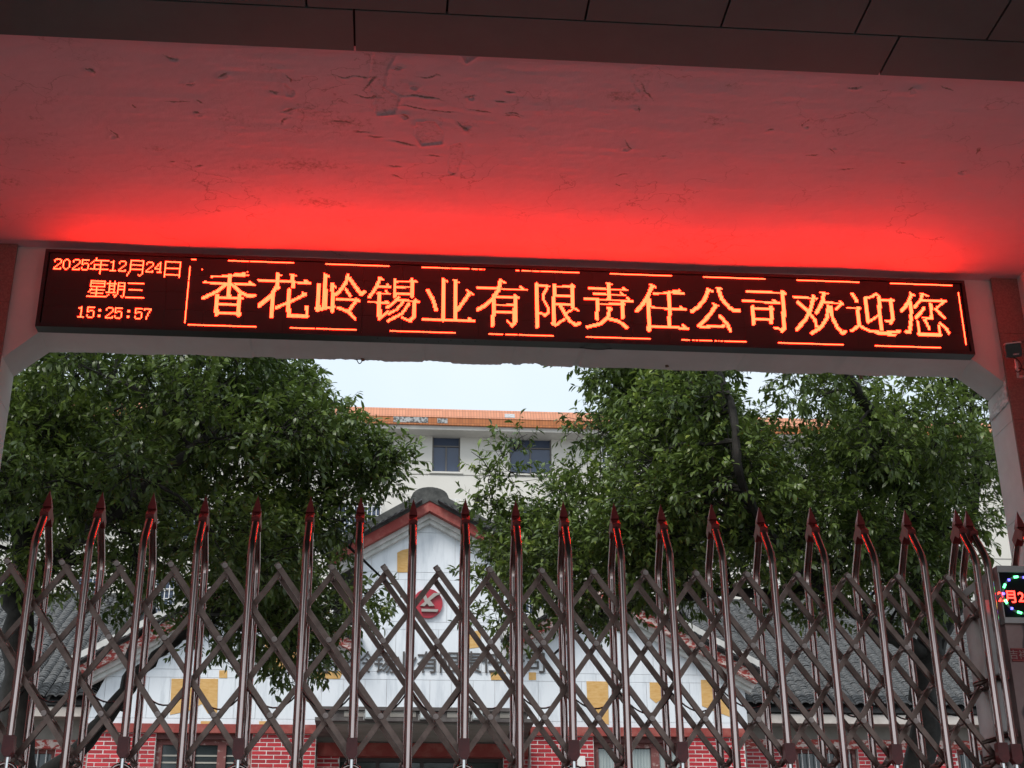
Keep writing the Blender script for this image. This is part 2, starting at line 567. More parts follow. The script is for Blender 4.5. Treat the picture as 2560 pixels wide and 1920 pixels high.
# ---- soffit of dark metal panels with open joints
sof = mat("dark_soffit_panel", (0.062, 0.122, 0.12), 0.5, var=0.12, scale=1.2)
ZS = ZC - 0.05
yedge, yrow = 7.835, 7.412
gp = 0.007
row1 = [-7.4, -3.86, -0.322, 3.212, 6.75, 9.4]
MB().box(XWL - 1.0, XWR + 1.0, -9.0, yedge - 0.01, ZS + 0.03, ZS + 0.04).obj("panel_backing", mat("joint_black", (0.012, 0.011, 0.011), 0.9), GH)
for a, b in zip(row1[:-1], row1[1:]):
    MB().box(a + gp, b - gp, yrow + gp, yedge, ZS, ZS + 0.028).obj("soffit_panel", sof, GH)
yy = yrow
pitch = 0.882
while yy > -8.6:
    y0 = yy - 1.2
    for k in range(-6, 9):
        a = 0.264 + pitch * k
        MB().box(a + gp, a + pitch - gp, y0 + gp, yy - gp, ZS, ZS + 0.028 + .0005 * ((k * 7) % 3)).obj("soffit_panel", sof, GH)
    yy = y0

# ================================================================== LED sign
SX0, SX1, SZ0, SZ1 = -2.882, 4.878, 4.557, 5.262
LX0, LZ1 = SX0 + 0.04, SZ1 - 0.033           # top-left LED corner; 768 x 64 LEDs on a 10 mm pitch
NLX, NLZ = 768, 64
lit = np.zeros((NLZ, NLX), bool)


def led(px, py):
    p = aty(px, py, YS)
    return (p[0] - LX0) / 0.01 - 0.5, (LZ1 - p[2]) / 0.01 - 0.5


def stroke(reg, wz, pts):
    """a brush stroke read off the photograph (enlarged 5.027 times about reg), laid out on the LED grid"""
    P = [led(reg[0] + a / 5.027, reg[1] + b / 5.027) for a, b in pts]
    r = wz / 2 / 5.027 / 3.0 - 0.17
    for (x1, y1), (x2, y2) in zip(P[:-1], P[1:]):
        c0, c1 = int(min(x1, x2) - r - 2), int(max(x1, x2) + r + 3)
        r0, r1 = int(min(y1, y2) - r - 2), int(max(y1, y2) + r + 3)
        yy_, xx_ = np.mgrid[max(r0, 0):min(r1, NLZ), max(c0, 0):min(c1, NLX)]
        t = np.clip(((xx_ - x1) * (x2 - x1) + (yy_ - y1) * (y2 - y1)) / ((x2 - x1) ** 2 + (y2 - y1) ** 2 + 1e-9), 0, 1)
        d = np.hypot(xx_ - x1 - t * (x2 - x1), yy_ - y1 - t * (y2 - y1))
        lit[yy_, xx_] |= d <= max(r, 0.75)


R1, R2, R3, R4, R5 = (500, 670), (780, 680), (1180, 690), (1570, 700), (1960, 710)
for reg, strokes in (
    (R1, [  # xiang
        (22, [(140, 106), (420, 98), (600, 90)]), (40, [(440, 85), (560, 70)]), (54, [(375, 95), (362, 350)]), (34, [(55, 178), (330, 195)]), (30, [(440, 195), (690, 212)]), (36, [(630, 178), (655, 200)]),
        (46, [(330, 205), (200, 300), (40, 375)]), (46, [(400, 205), (500, 300), (600, 350), (680, 345)]), (52, [(215, 345), (205, 585)]), (52, [(495, 345), (485, 595)]), (32, [(215, 365), (540, 375)]), (28, [(220, 455), (480, 460)]), (32, [(210, 560), (490, 568)]),
        # hua
        (34, [(740, 150), (1050, 165), (1385, 190)]), (40, [(1325, 160), (1345, 175)]), (54, [(975, 80), (975, 250)]), (20, [(960, 80), (1025, 92)]), (52, [(1165, 90), (1168, 235)]), (20, [(1130, 78), (1200, 95)]),
        (52, [(965, 230), (900, 340), (820, 410), (745, 470)]), (54, [(912, 340), (897, 605)]), (52, [(1120, 275), (1112, 560), (1122, 595)]), (46, [(1112, 598), (1345, 602)]), (42, [(1345, 600), (1340, 485)]), (42, [(1330, 325), (1200, 390), (1080, 445), (960, 495)]), (36, [(1290, 315), (1330, 335)]),
        # ling
        (54, [(1490, 210), (1485, 530)]), (54, [(1580, 90), (1565, 500)]), (20, [(1560, 75), (1620, 105)]), (50, [(1668, 210), (1660, 540)]), (20, [(1650, 200), (1710, 238)]), (30, [(1450, 505), (1560, 503), (1690, 485)]), (24, [(1470, 535), (1590, 505)]),
        (48, [(1860, 95), (1830, 190), (1770, 270), (1710, 335)]), (50, [(1885, 135), (1950, 230), (2025, 325), (2065, 300)]), (36, [(1830, 265), (1890, 350)]), (32, [(1720, 392), (1990, 405)]), (40, [(1960, 392), (2000, 412)]), (44, [(1965, 410), (1890, 510), (1865, 540)]), (42, [(1740, 500), (1870, 550), (1945, 635)])]),
    (R2, [  # xi
        (44, [(858, 80), (800, 200), (722, 315)]), (28, [(840, 70), (900, 95)]), (30, [(840, 182), (985, 186)]), (32, [(950, 155), (960, 180)]), (28, [(820, 265), (980, 272)]), (30, [(930, 238), (950, 265)]), (28, [(715, 375), (955, 388)]), (26, [(930, 365), (965, 385)]),
        (52, [(850, 268), (845, 585)]), (36, [(855, 580), (955, 490)]), (44, [(1040, 95), (1040, 305)]), (48, [(1255, 95), (1255, 305)]), (30, [(1040, 118), (1312, 118)]), (28, [(1060, 187), (1240, 190)]), (30, [(1040, 270), (1250, 275)]),
        (42, [(1090, 315), (1020, 392), (948, 443)]), (32, [(1060, 348), (1340, 372)]), (32, [(1295, 348), (1312, 362)]), (50, [(1290, 372), (1285, 560), (1228, 615)]), (32, [(1225, 615), (1132, 570)]), (38, [(1140, 385), (1060, 472), (962, 525)]), (40, [(1222, 392), (1130, 522), (958, 612)]),
        # ye
        (54, [(1650, 100), (1645, 600)]), (20, [(1640, 90), (1695, 115)]), (54, [(1802, 112), (1795, 600)]), (20, [(1780, 100), (1845, 130)]), (48, [(1455, 230), (1520, 340), (1560, 475)]), (48, [(1978, 268), (1900, 380), (1822, 485)]), (26, [(1945, 228), (2022, 275)]), (36, [(1395, 588), (1700, 602), (2040, 617)]), (38, [(1970, 582), (1995, 600)])]),
    (R3, [  # you
        (52, [(360, 55), (330, 180), (250, 300), (160, 370), (75, 420)]), (20, [(350, 60), (425, 85)]), (32, [(65, 148), (350, 160), (690, 174)]), (40, [(612, 138), (640, 160)]), (52, [(274, 255), (270, 470), (258, 615)]), (32, [(280, 258), (588, 270)]), (52, [(540, 248), (540, 580), (508, 620)]), (34, [(505, 615), (442, 565)]), (30, [(290, 360), (520, 365)]), (30, [(290, 448), (520, 452)]),
        # xian
        (52, [(812, 100), (815, 635)]), (30, [(810, 118), (970, 127)]), (38, [(950, 125), (897, 240), (902, 300), (958, 400), (958, 460), (920, 498)]), (32, [(855, 465), (920, 488)]), (50, [(1030, 110), (1035, 600)]), (32, [(1030, 130), (1290, 137)]), (50, [(1260, 118), (1260, 375)]), (28, [(1050, 248), (1250, 252)]), (30, [(1050, 350), (1270, 355)]), (36, [(1010, 598), (1050, 620), (1158, 542)]), (28, [(1335, 430), (1285, 402), (1182, 470)]), (46, [(1117, 375), (1170, 480), (1230, 560), (1300, 615), (1355, 590)]),
        # ze
        (52, [(1720, 95), (1717, 290)]), (20, [(1690, 90), (1760, 105)]), (28, [(1475, 152), (1960, 177)]), (38, [(1900, 148), (1920, 165)]), (28, [(1530, 222), (1920, 240)]), (32, [(1870, 208), (1890, 225)]), (30, [(1420, 285), (2020, 314)]), (36, [(1955, 278), (1975, 300)]), (50, [(1577, 315), (1572, 535)]), (26, [(1577, 350), (1920, 350)]), (50, [(1890, 315), (1890, 525)]), (46, [(1730, 405), (1710, 520), (1620, 598), (1455, 638)]), (22, [(1700, 400), (1765, 415)]), (46, [(1735, 540), (1850, 570), (1945, 645)])]),
    (R4, [  # ren
        (52, [(300, 85), (240, 220), (180, 310), (115, 383)]), (22, [(280, 55), (350, 90)]), (54, [(262, 245), (264, 625)]), (24, [(320, 172), (520, 158), (700, 167)]), (40, [(560, 147), (648, 133)]), (50, [(515, 155), (525, 590)]), (32, [(300, 345), (730, 370)]), (34, [(660, 332), (675, 350)]), (36, [(290, 580), (760, 607)]), (36, [(692, 567), (715, 590)]),
        # gong
        (50, [(1010, 125), (960, 250), (880, 340), (803, 393)]), (20, [(990, 110), (1065, 142)]), (50, [(1132, 105), (1180, 240), (1280, 350), (1340, 385), (1395, 380)]), (20, [(1110, 95), (1180, 110)]), (50, [(1100, 325), (1040, 420), (960, 510), (893, 568)]), (20, [(1070, 295), (1130, 325)]), (38, [(890, 572), (920, 588), (1210, 577)]), (48, [(1155, 455), (1240, 540), (1288, 630)]),
        # si
        (32, [(1495, 140), (1985, 167)]), (54, [(1945, 145), (1965, 600), (1935, 635)]), (34, [(1960, 628), (1842, 597)]), (32, [(1450, 260), (1900, 287)]), (32, [(1830, 252), (1850, 265)]), (48, [(1565, 335), (1577, 555)]), (30, [(1560, 355), (1830, 362)]), (50, [(1797, 340), (1805, 535)]), (30, [(1580, 488), (1810, 494)])]),
    (R5, [  # huan
        (32, [(125, 162), (410, 182)]), (32, [(365, 148), (385, 165)]), (50, [(370, 175), (330, 330), (270, 450), (163, 567)]), (44, [(178, 228), (290, 330), (390, 450), (410, 530)]), (50, [(500, 115), (490, 200), (450, 290), (408, 358)]), (20, [(465, 105), (550, 120)]), (32, [(490, 228), (745, 247)]), (32, [(702, 217), (730, 240)]), (36, [(725, 250), (657, 318)]), (46, [(558, 275), (540, 430), (470, 540), (350, 617)]), (48, [(590, 285), (612, 430), (680, 560), (740, 615), (775, 597)]),
        # ying
        (46, [(858, 125), (915, 215)]), (30, [(795, 300), (960, 302)]), (50, [(930, 295), (945, 520)]), (42, [(930, 527), (853, 588)]), (42, [(970, 535), (1080, 590), (1250, 612), (1455, 595)]), (34, [(1180, 627), (1400, 637)]), (36, [(1160, 123), (1100, 160), (1020, 182)]), (22, [(1160, 117), (1210, 165)]), (50, [(1025, 175), (1045, 400), (1060, 475)]), (32, [(1062, 478), (1190, 392)]), (52, [(1190, 175), (1225, 565)]), (32, [(1200, 200), (1385, 207)]), (50, [(1345, 195), (1365, 440), (1342, 485)]), (32, [(1340, 478), (1272, 457)]),
        # nin
        (48, [(1600, 135), (1560, 240), (1478, 333)]), (22, [(1580, 110), (1645, 145)]), (48, [(1592, 235), (1600, 420), (1582, 595)]), (44, [(1535, 600), (1585, 600)]), (42, [(1740, 125), (1720, 200), (1642, 288)]), (20, [(1720, 115), (1810, 150)]), (32, [(1740, 207), (2040, 218)]), (38, [(1980, 207), (2010, 217)]), (32, [(2000, 232), (1922, 298)]), (48, [(1842, 255), (1860, 428)]), (30, [(1860, 430), (1742, 422)]), (42, [(1758, 302), (1720, 360), (1662, 418)]), (42, [(1908, 313), (2018, 427)]),
        (46, [(1682, 475), (1702, 615)]), (42, [(1692, 628), (1970, 640)]), (38, [(1960, 620), (1947, 525)]), (40, [(1772, 453), (1828, 560)]), (42, [(1963, 493), (2040, 560), (2072, 615)])]),
):
    for wz, pts in strokes:
        stroke(reg, wz, pts)

GLYPH = {
    '2': [".####.", "#....#", "#....#", ".....#", "....#.", "...#..", "..#...", ".#....", "#....#", "######"],
    '0': ["..##..", ".#..#.", "#....#", "#....#", "#....#", "#....#", "#....#", "#....#", ".#..#.", "..##.."],
    '5': ["######", "#.....", "#.....", "#.###.", "##...#", ".....#", ".....#", "#....#", "#....#", ".####."],
    '1': ["...#..", ".###..", "...#..", "...#..", "...#..", "...#..", "...#..", "...#..", "...#..", ".#####"],
    '4': ["....#.", "...##.", "..#.#.", "..#.#.", ".#..#.", "#...#.", "#####.", "....#.", "....#.", "..####"],
    '7': ["######", "#....#", "....#.", "....#.", "...#..", "...#..", "...#..", "..#...", "..#...", "..#..."],
    ':': ["......", "......", "..##..", "..##..", "......", "......", "......", "..##..", "..##..", "......"],
    'nian': ["....#..........", "....#..........", "...############", "..#.....#......", ".#......#......", "#.......#......", "...###########.", "...#....#......", "...#....#......", "...#....#......", "###############", "........#......", "........#......", "........#......", "........#......"],
    'yue': ["..###########", "..#.........#", "..#.........#", "..#.........#", "..###########", "..#.........#", "..#.........#", "..#.........#", "..###########", "..#.........#", "..#.........#", ".#..........#", ".#..........#", "#........#.#.", "#.........#.."],
    'ri': ["#############", "#...........#", "#...........#", "#...........#", "#...........#", "#...........#", "#############", "#...........#", "#...........#", "#...........#", "#...........#", "#...........#", "#############", "#...........#", "#...........#"],
    'xing': ["..############.", "..#..........#.", "..############.", "..#..........#.", "..#..........#.", "..############.", ".......#.......", "...#...#.......", "..############.", "..#....#.......", ".#.....#.......", "...##########..", ".......#.......", ".......#.......", "###############"],
    'qi': ["..#...#........", "..#...#..######", "########.#....#", "..#...#..#....#", "..#####..######", "..#...#..#....#", "..#...#..#....#", "..#####..######", "..#...#..#....#", "..#...#..#....#", "########.#....#", ".........#....#", "..#...#.#.....#", ".#.....##...#.#", "#......#.....#."],
    'san': ["...............", ".#############.", "...............", "...............", "...............", "...............", "...............", "..###########..", "...............", "...............", "...............", "...............", "...............", "...............", "###############"],
}


def put(name, c, r):
    for j, row in enumerate(GLYPH[name]):
        for i, ch in enumerate(row):
            if ch == '#' and 0 <= r + j < NLZ and 0 <= c + i < NLX:
                lit[r + j, c + i] = True


def z6(a, b):
    u, v_ = led(100 + a / 5.53, 620 + b / 5.53)
    return int(round(u)), int(round(v_))


c0, r0 = z6(185, 155)
for ch, dc, dr in (('2', 1, 0), ('0', 8, 0), ('2', 16, 0), ('5', 23, 0), ('nian', 30, -2), ('1', 45, 0), ('2', 53, 0), ('yue', 60, -1), ('2', 75, 0), ('4', 82, 0), ('ri', 90, -1)):
    put(ch, c0 + dc, r0 + dr)
c1, r1 = z6(675, 458)
for ch, dc in (('xing', 0), ('qi', 15), ('san', 31)):
    put(ch, c1 + dc, r1)
c2, r2 = z6(530, 805)
for i, ch in enumerate("15:25:57"):
    put(ch, c2 + int(round(7.6 * i)), r2)


def hdash(xa, xb, row, gaps=()):
    a, b = int(round(led(xa, 700)[0])), int(round(led(xb, 700)[0]))
    lit[row:row + 1, max(a, 0):min(b, NLX)] = True
    for gq in gaps:
        lit[row:row + 1, a + gq] = False


za = lambda x: 400 + x / 2.458
zb3 = lambda x: 1200 + x / 3.16
zd = lambda x: 1800 + x / 2.91
for a, b, gq in ((za(185), za(213), ()), (za(415), za(820), (17,)), (za(1018), za(1412), ()), (za(1610), za(2000), (24, 40, 41, 47)), (zb3(-60), zb3(40), (5, 9)), (zb3(290), zb3(790), (3, 4, 13, 20)), (zb3(1035), zb3(1525), ()), (zb3(1770), zd(335), ()), (zd(560), zd(1015), ()), (zd(1235), zd(1690), ())):
    hdash(a, b, 1, gq)
for a, b, gq in ((za(200), za(615), ()), (za(820), za(1225), (20,)), (za(1425), za(1822), ()), (za(2020), zb3(575), (12, 13, 24)), (zb3(825), zb3(1325), ()), (zb3(1572), zb3(2075), (7, 8, 11, 14, 26, 27, 30, 32, 35)), (zd(390), zd(855), ()), (zd(1078), zd(1540), ()), (zd(1765), zd(1800), ())):
    hdash(a, b, 61, gq)
ul = int(round(led(za(175), 720)[0]))
ur = int(round(led(zd(1758), 790)[0]))
lit[8:60, ul] = True
lit[21, ul] = False
lit[8:58, ur] = True
for a, b in ((za(540), 680), (za(262), 675), (1768, 797)):                   # stray diodes
    u, v_ = led(a, b)
    lit[int(v_), int(u)] = True

SIGN = thing("led_sign", "long black LED sign with orange scrolling Chinese characters mounted on the beam", "LED sign", ((SX0 + SX1) / 2, YB, SZ0))
alu = mat("black_sign_frame", (0.02, 0.019, 0.02), 0.35, var=.2, scale=3)
fr = MB()
e = 0.028
fr.box(SX0, SX1, YS - 0.006, YB, SZ1 - e, SZ1)
fr.box(SX0, SX1, YS - 0.006, YB, SZ0, SZ0 + e)
fr.box(SX0, SX0 + e, YS - 0.006, YB, SZ0 + e, SZ1 - e)
fr.box(SX1 - e, SX1, YS - 0.006, YB, SZ0 + e, SZ1 - e)
fr.obj("frame", alu, SIGN)
pm = mat("led_mask", (0.028, 0.02, 0.02), 0.6, var=.1, scale=2)
for i in range(24):                              # the display is made of 24 x 4 modules
    for j in range(4):
        x = LX0 + 0.32 * i
        z = LZ1 - 0.16 * (j + 1)
        MB().box(x + .0008, x + .3192, YS + 0.004, YS + 0.03, z + .0008, z + .1592).obj("display_module", pm, SIGN)
# unlit diodes: little dull lenses; lit ones glow
ys_, xs_ = np.nonzero(lit)


def led_boxes(rows, cols, half, prot):
    cxx = LX0 + (cols + 0.5) * 0.01
    czz = LZ1 - (rows + 0.5) * 0.01
    tpl = np.array([(-1, 0, -1), (1, 0, -1), (1, 0, 1), (-1, 0, 1), (-1, 1, -1), (1, 1, -1), (1, 1, 1), (-1, 1, 1)], float)
    tpl = tpl * (half, prot, half)
    V_ = np.stack([cxx, np.full(len(cxx), YS + 0.004 - prot), czz], -1)[:, None, :] + tpl[None]
    F_ = np.array([(0, 1, 2, 3), (0, 4, 5, 1), (1, 5, 6, 2), (2, 6, 7, 3), (3, 7, 4, 0)])
    F_ = (np.arange(len(cxx)) * 8)[:, None, None] + F_[None]
    return V_.reshape(-1, 3), F_.reshape(-1, 4)


me = bpy.data.meshes.new("lit_diodes")
fast_mesh(me, *led_boxes(ys_, xs_, 0.0036, 0.004))
link(me, "lit_diodes", emit("led_orange", (1.0, 0.0185, 0.0062), 22.5), SIGN, "stuff")
yu, xu = np.nonzero(~lit)
me = bpy.data.meshes.new("unlit_diodes")
Vd, Fd = led_boxes(yu, xu, 0.0022, 0.003)
fast_mesh(me, Vd, Fd.reshape(-1, 5, 4)[:, 0])
link(me, "unlit_diodes", mat("unlit_led", (0.10, 0.055, 0.05), 0.25), SIGN, "stuff")
for i in range(9):                               # vent holes along the underside
    MB().tube([(-.15 + .1 * i, YS + .03 + .03 * (i % 2), SZ0 - .002), (-.15 + .1 * i, YS + .03 + .03 * (i % 2), SZ0 + .004)], .006, 6).obj("vent_hole", MATS["joint_black"], SIGN)

# ================================================================== folding gate
YG = 7.0                       # front row of posts; the rear row stands 0.34 m behind
DG = 0.34
steel = mat("stainless_tube", (0.52, 0.415, 0.39), 0.13, metal=1.0, var=0.12, scale=9, stretch=(1, 1, .15))
steel_b = mat("dusty_steel_bar", (0.185, 0.13, 0.112), 0.36, metal=0.85, var=0.25, scale=14)
redpl = mat("dark_red_plastic", (0.20, 0.030, 0.030), 0.35, var=.2, scale=20)
chrome = mat("bright_chrome", (0.72, 0.71, 0.7), 0.12, metal=1.0)
black = mat("black_rubber", (0.02, 0.02, 0.02), 0.5)
GATE = thing("folding_gate", "stainless folding gate of curved spiked posts and crossed bars closing the drive", "gate", (0.6, YG + .17, 0))
X0G, PG = -1.748, 0.2655
ZL = [1.535, 1.350, 1.165, 0.980, 0.795, 0.610]        # heights of the lattice pins, top to bottom
TIP = 1.95


def post_path(x, y_out, ym, foot):
    """straight tube that leans in to the shared spike at the top"""
    s_ = 1 if ym > y_out else -1
    d = abs(ym - y_out) - 0.028
    pts = [(x, y_out, foot), (x, y_out, 1.0), (x, y_out, 1.58)]
    for t in np.linspace(0.1, 1, 7):                    # bend
        pts.append((x, y_out + s_ * 0.032 * t * t, 1.58 + 0.09 * t))
    for t in (0.5, 1):
        pts.append((x, y_out + s_ * (0.032 + (d - 0.032) * t), 1.67 + 0.155 * t))
    return pts


def post_mesh(kind, foot):
    y_out, ym = (0, DG / 2) if kind == 'front' else (DG, DG / 2)
    return MB().tube(post_path(0, y_out, ym, foot), 0.0195, 14).mesh("post", True)


def spike_mesh():
    b = MB()
    y = DG / 2
    # saddle: two slanted sleeves meeting under a square spike
    w_, zt_ = .0215, 1.866
    for s_ in (-1, 1):
        b.add([(-w_, y + s_ * .0, zt_), (w_, y + s_ * .0, zt_), (w_, y + s_ * .070, 1.812), (0, y + s_ * .078, 1.818), (-w_, y + s_ * .070, 1.812),
               (-w_, y + s_ * .0, 1.80), (w_, y + s_ * .0, 1.80), (w_, y + s_ * .046, 1.770), (-w_, y + s_ * .046, 1.770)],
              [(0, 1, 2, 3, 4), (5, 8, 7, 6), (0, 4, 8, 5), (1, 6, 7, 2), (4, 3, 2, 7, 8), (0, 5, 6, 1)])
    b.add([(-.021, y - .026, 1.858), (.021, y - .026, 1.858), (.021, y + .026, 1.858), (-.021, y + .026, 1.858),
           (-.0185, y - .019, 1.880), (.0185, y - .019, 1.880), (.0185, y + .019, 1.880), (-.0185, y + .019, 1.880), (0, y, TIP + .006)],
          [(0, 1, 5, 4), (1, 2, 6, 5), (2, 3, 7, 6), (3, 0, 4, 7), (4, 5, 8), (5, 6, 8), (6, 7, 8), (7, 4, 8), (3, 2, 1, 0)])
    return b.mesh("spike")


PF, PR, SPK = post_mesh('front', 0.03), post_mesh('rear', 0.03), spike_mesh()
PFS = post_mesh('front', 0.62)
for me, m_ in ((PF, steel), (PR, steel), (PFS, steel), (SPK, redpl)):
    me.materials.append(m_)
CLP = MB().add([(-.027, -.027, .60), (.027, -.027, .60), (.027, .022, .60), (-.027, .022, .60), (-.025, -.027, .675), (.025, -.027, .675), (.025, .022, .675), (-.025, .022, .675), (-.012, -.027, .578), (.012, -.027, .578), (.012, .022, .578), (-.012, .022, .578)],
               [(4, 5, 6, 7), (0, 1, 5, 4), (1, 2, 6, 5), (2, 3, 7, 6), (3, 0, 4, 7), (0, 8, 9, 1), (1, 9, 10, 2), (2, 10, 11, 3), (3, 11, 8, 0), (8, 11, 10, 9)]).mesh("clamp")
CLP.materials.append(redpl)
leg_b = MB().tube([(0, 0, .08), (0, 0, .62)], .0145, 10)
LEG = leg_b.mesh("leg", True)
LEG.materials.append(chrome)
ring = MB().tube([(.055 * math.cos(a), -.002, .495 + .055 * math.sin(a)) for a in np.linspace(0, 2 * math.pi, 21)], .011, 8, False)
RING = ring.mesh("arch_cap", True)
RING.materials.append(steel)
WHEEL = MB().tube([(0, -.015, .05), (0, .015, .05)], .05, 16).mesh("wheel", True)
WHEEL.materials.append(black)
K0, K1 = -5, 18
for k in range(K0, K1 + 1):
    x = X0G + PG * k
    clamped = (k % 2 == 0)
    jx, jy = rnd.uniform(-.004, .004), rnd.uniform(-.006, .006)
    loc = (x + jx, YG + jy, rnd.uniform(-.006, .006))
    lean = rnd.uniform(-.005, .005)
    for me_, nm in ((PFS if clamped else PF, "front_post"), (PR, "rear_post"), (SPK, "spike")):
        link(me_, nm, None, GATE, loc=loc).rotation_euler = (0, lean, 0)
    if clamped:
        link(CLP, "clamp", None, GATE, loc=loc)
        link(LEG, "leg", None, GATE, loc=loc)
        link(RING, "arch_cap", None, GATE, loc=loc)
        link(WHEEL, "wheel", None, GATE, loc=loc)
        link(WHEEL, "wheel", None, GATE, loc=(x, YG + DG, 0))
# crossed bars: front and rear falling to the right, middle falling to the left
hz = ZL[0] - ZL[5]


def bar_mesh(dx, y):
    b = MB()
    a, c = Vector((0, y, ZL[0])), Vector((dx, y, ZL[5]))
    t = (c - a).normalized()
    b.bar(a - t * .022, c + t * .022, 0.026, 0.021)
    return b.mesh("lattice_bar")


YF, YM, YR = 0.055, 0.155, 0.285
BF, BMID, BR = bar_mesh(2.5 * PG, YF), bar_mesh(-2.5 * PG, YM), bar_mesh(2.5 * PG, YR)
for me in (BF, BMID, BR):
    me.materials.append(steel_b)
PIN = MB().tube([(0, YF - .014, 0), (0, YR + .012, 0)], .0075, 8).tube([(0, YF - .018, 0), (0, YF - .008, 0)], .014, 10).tube([(0, YM - .014, 0), (0, YM + .014, 0)], .0115, 8).mesh("pin", True)
PIN.materials.append(mat("worn_pin_steel", (.34, .27, .25), .35, metal=.8, var=.3, scale=30))
for k in range(K0, K1):
    xm = X0G + PG * (k + .5)
    if k + 3 <= K1:
        link(BF, "lattice_bar", None, GATE, loc=(xm, YG + rnd.uniform(-.004, .004), 0))
        link(BR, "lattice_bar", None, GATE, loc=(xm, YG + rnd.uniform(-.004, .004), 0))
    if k - 2 >= K0:
        link(BMID, "lattice_bar", None, GATE, loc=(xm, YG + rnd.uniform(-.004, .004), 0))
    for lev in (0, 2, 4):
        link(PIN, "pin", None, GATE, loc=(xm, YG, ZL[lev]))
# cut-off bars at the free right-hand end (they stop at the last post)
for q in (0, 1):
    k = K1 - 1 - q
    xm = X0G + PG * (k + .5)
    fr_ = (0.5 + q) / 2.5
    for y_ in (YF, YR):
        b = MB()
        a = Vector((xm, YG + y_, ZL[0]))
        c = Vector((xm + 2.5 * PG * fr_, YG + y_, ZL[0] - hz * fr_))
        t = (c - a).normalized()
        b.bar(a - t * .022, c + t * .022, .026, .021).obj("lattice_bar", steel_b, GATE)
for lev, z0, n0 in ((1, None, 0), (2, None, 0), (3, None, 0)):
    z0 = ZL[2 * lev - 1]
    fr_ = (2 * lev - 1) / 5
    for y_, s_ in ((YM, -1),):
        if lev < 3:
            b = MB()
            c = Vector((X0G + PG * K1, YG + y_, z0))
            a = Vector((X0G + PG * K1 - 2.5 * PG * (1 - fr_), YG + y_, ZL[5]))
            t = (c - a).normalized()
            b.bar(a - t * .022, c + t * .02, .026, .021).obj("lattice_bar", steel_b, GATE)
for k in range(K0, K1 + 1):                              # hinge pins on the posts, hooked feet at the bottom
    for lev in (1, 3, 5):
        link(PIN, "pin", None, GATE, loc=(X0G + PG * k, YG, ZL[lev]))
HOOK = MB().tube([(0, YF, 0), (-.02, YF + .04, -.028), (-.03, YM, -.02), (-.03, YR, -.03), (0, DG, -.01)], .008, 6).mesh("foot_hinge", True)
HOOK.materials.append(steel_b)
for k in range(K0, K1 + 1):
    link(HOOK, "foot_hinge", None, GATE, loc=(X0G + PG * k, YG, ZL[5]))
for k in range(K0, K1):                                  # slack power cable, one swag a bay
    xa, xb = X0G + PG * k, X0G + PG * (k + 1)
    sag = rnd.uniform(.08, .125)
    MB().tube([(xa + (xb - xa) * t, YG + .19, ZL[3] - .02 + .01 * math.sin(k) - sag * 4 * t * (1 - t) * (1 + .25 * (t - .5))) for t in np.linspace(0, 1, 13)], .0042, 6).obj("cable", MATS["black_cable"], GATE, True)
MB().box(X0G + PG * 18 - .012, X0G + PG * 18 + .008, YG - .0205, YG - .0195, 1.44, 1.50).obj("sticker", mat("red_sticker", (.45, .05, .05), .5, col2=(.75, .6, .55), scale=60), GATE)

# ---- drive cabinet at the gate's right-hand end
hx0 = X0G + PG * 18 + 0.07
HEAD = thing("gate_drive_cabinet", "marbled gate drive cabinet with round LED clock display and red plate", "gate motor", (hx0 + .35, YG + .17, 0))
for q, x in enumerate((hx0, hx0 + .285)):
    loc = (x, YG, 0)
    link(PFS, "front_post", None, HEAD, loc=loc)
    link(PR, "rear_post", None, HEAD, loc=loc)
    link(SPK, "spike", None, HEAD, loc=loc)
    link(CLP, "clamp", None, HEAD, loc=loc)
    link(LEG, "leg", None, HEAD, loc=loc)
hb0 = float(aty(2497, 1480, YG + .02)[0])
hz1 = float(aty(2520, 1417, YG + .02)[2])
hzd1 = float(aty(2520, 1433, YG + .02)[2])
hzd0 = float(aty(2540, 1546, YG + .02)[2])
hzf0 = float(aty(2540, 1560, YG + .02)[2])
hb1 = hb0 + 0.5
marble = mat("pink_marble_panel", (0.34, 0.20, 0.19), 0.25, col2=(0.43, 0.28, 0.26), scale=4)
mn, ml = marble.node_tree.nodes, marble.node_tree.links
mb_ = mn["Principled BSDF"]
src = mb_.inputs["Base Color"].links[0].from_socket
wv = mn.new("ShaderNodeTexWave")
wv.inputs["Scale"].default_value = 2.2
wv.inputs["Distortion"].default_value = 9
wv.inputs["Detail"].default_value = 3
wr = mn.new("ShaderNodeMapRange")
wr.inputs["From Min"].default_value, wr.inputs["From Max"].default_value = .0, .16
wt = mn.new("ShaderNodeTexCoord")
ml.new(wt.outputs["Object"], wv.inputs["Vector"])
ml.new(wv.outputs["Fac"], wr.inputs["Value"])
wm = mn.new("ShaderNodeMix")
wm.data_type = 'RGBA'
ml.new(wr.outputs[0], wm.inputs[0])
wm.inputs[6].default_value = (.07, .05, .055, 1)
ml.new(src, wm.inputs[7])
ml.new(wm.outputs[2], mb_.inputs["Base Color"])
MB().box(hb0 + .012, hb1, YG + .03, YG + .31, .06, hzf0).obj("cabinet", marble, HEAD)
greys = mat("brushed_steel_sheet", (0.42, 0.40, 0.39), 0.38, metal=.8, var=.1, scale=8)
MB().box(hb0 - .10, hb0 + .011, YG + .09, YG + .27, .08, hz1 - .16).obj("side_cover", greys, HEAD)
MB().bar((hb0 - .14, YG + .17, hz1 - .12), (hb0 + .012, YG + .06, hz1 - .01), .035, .02).obj("brace", greys, HEAD)
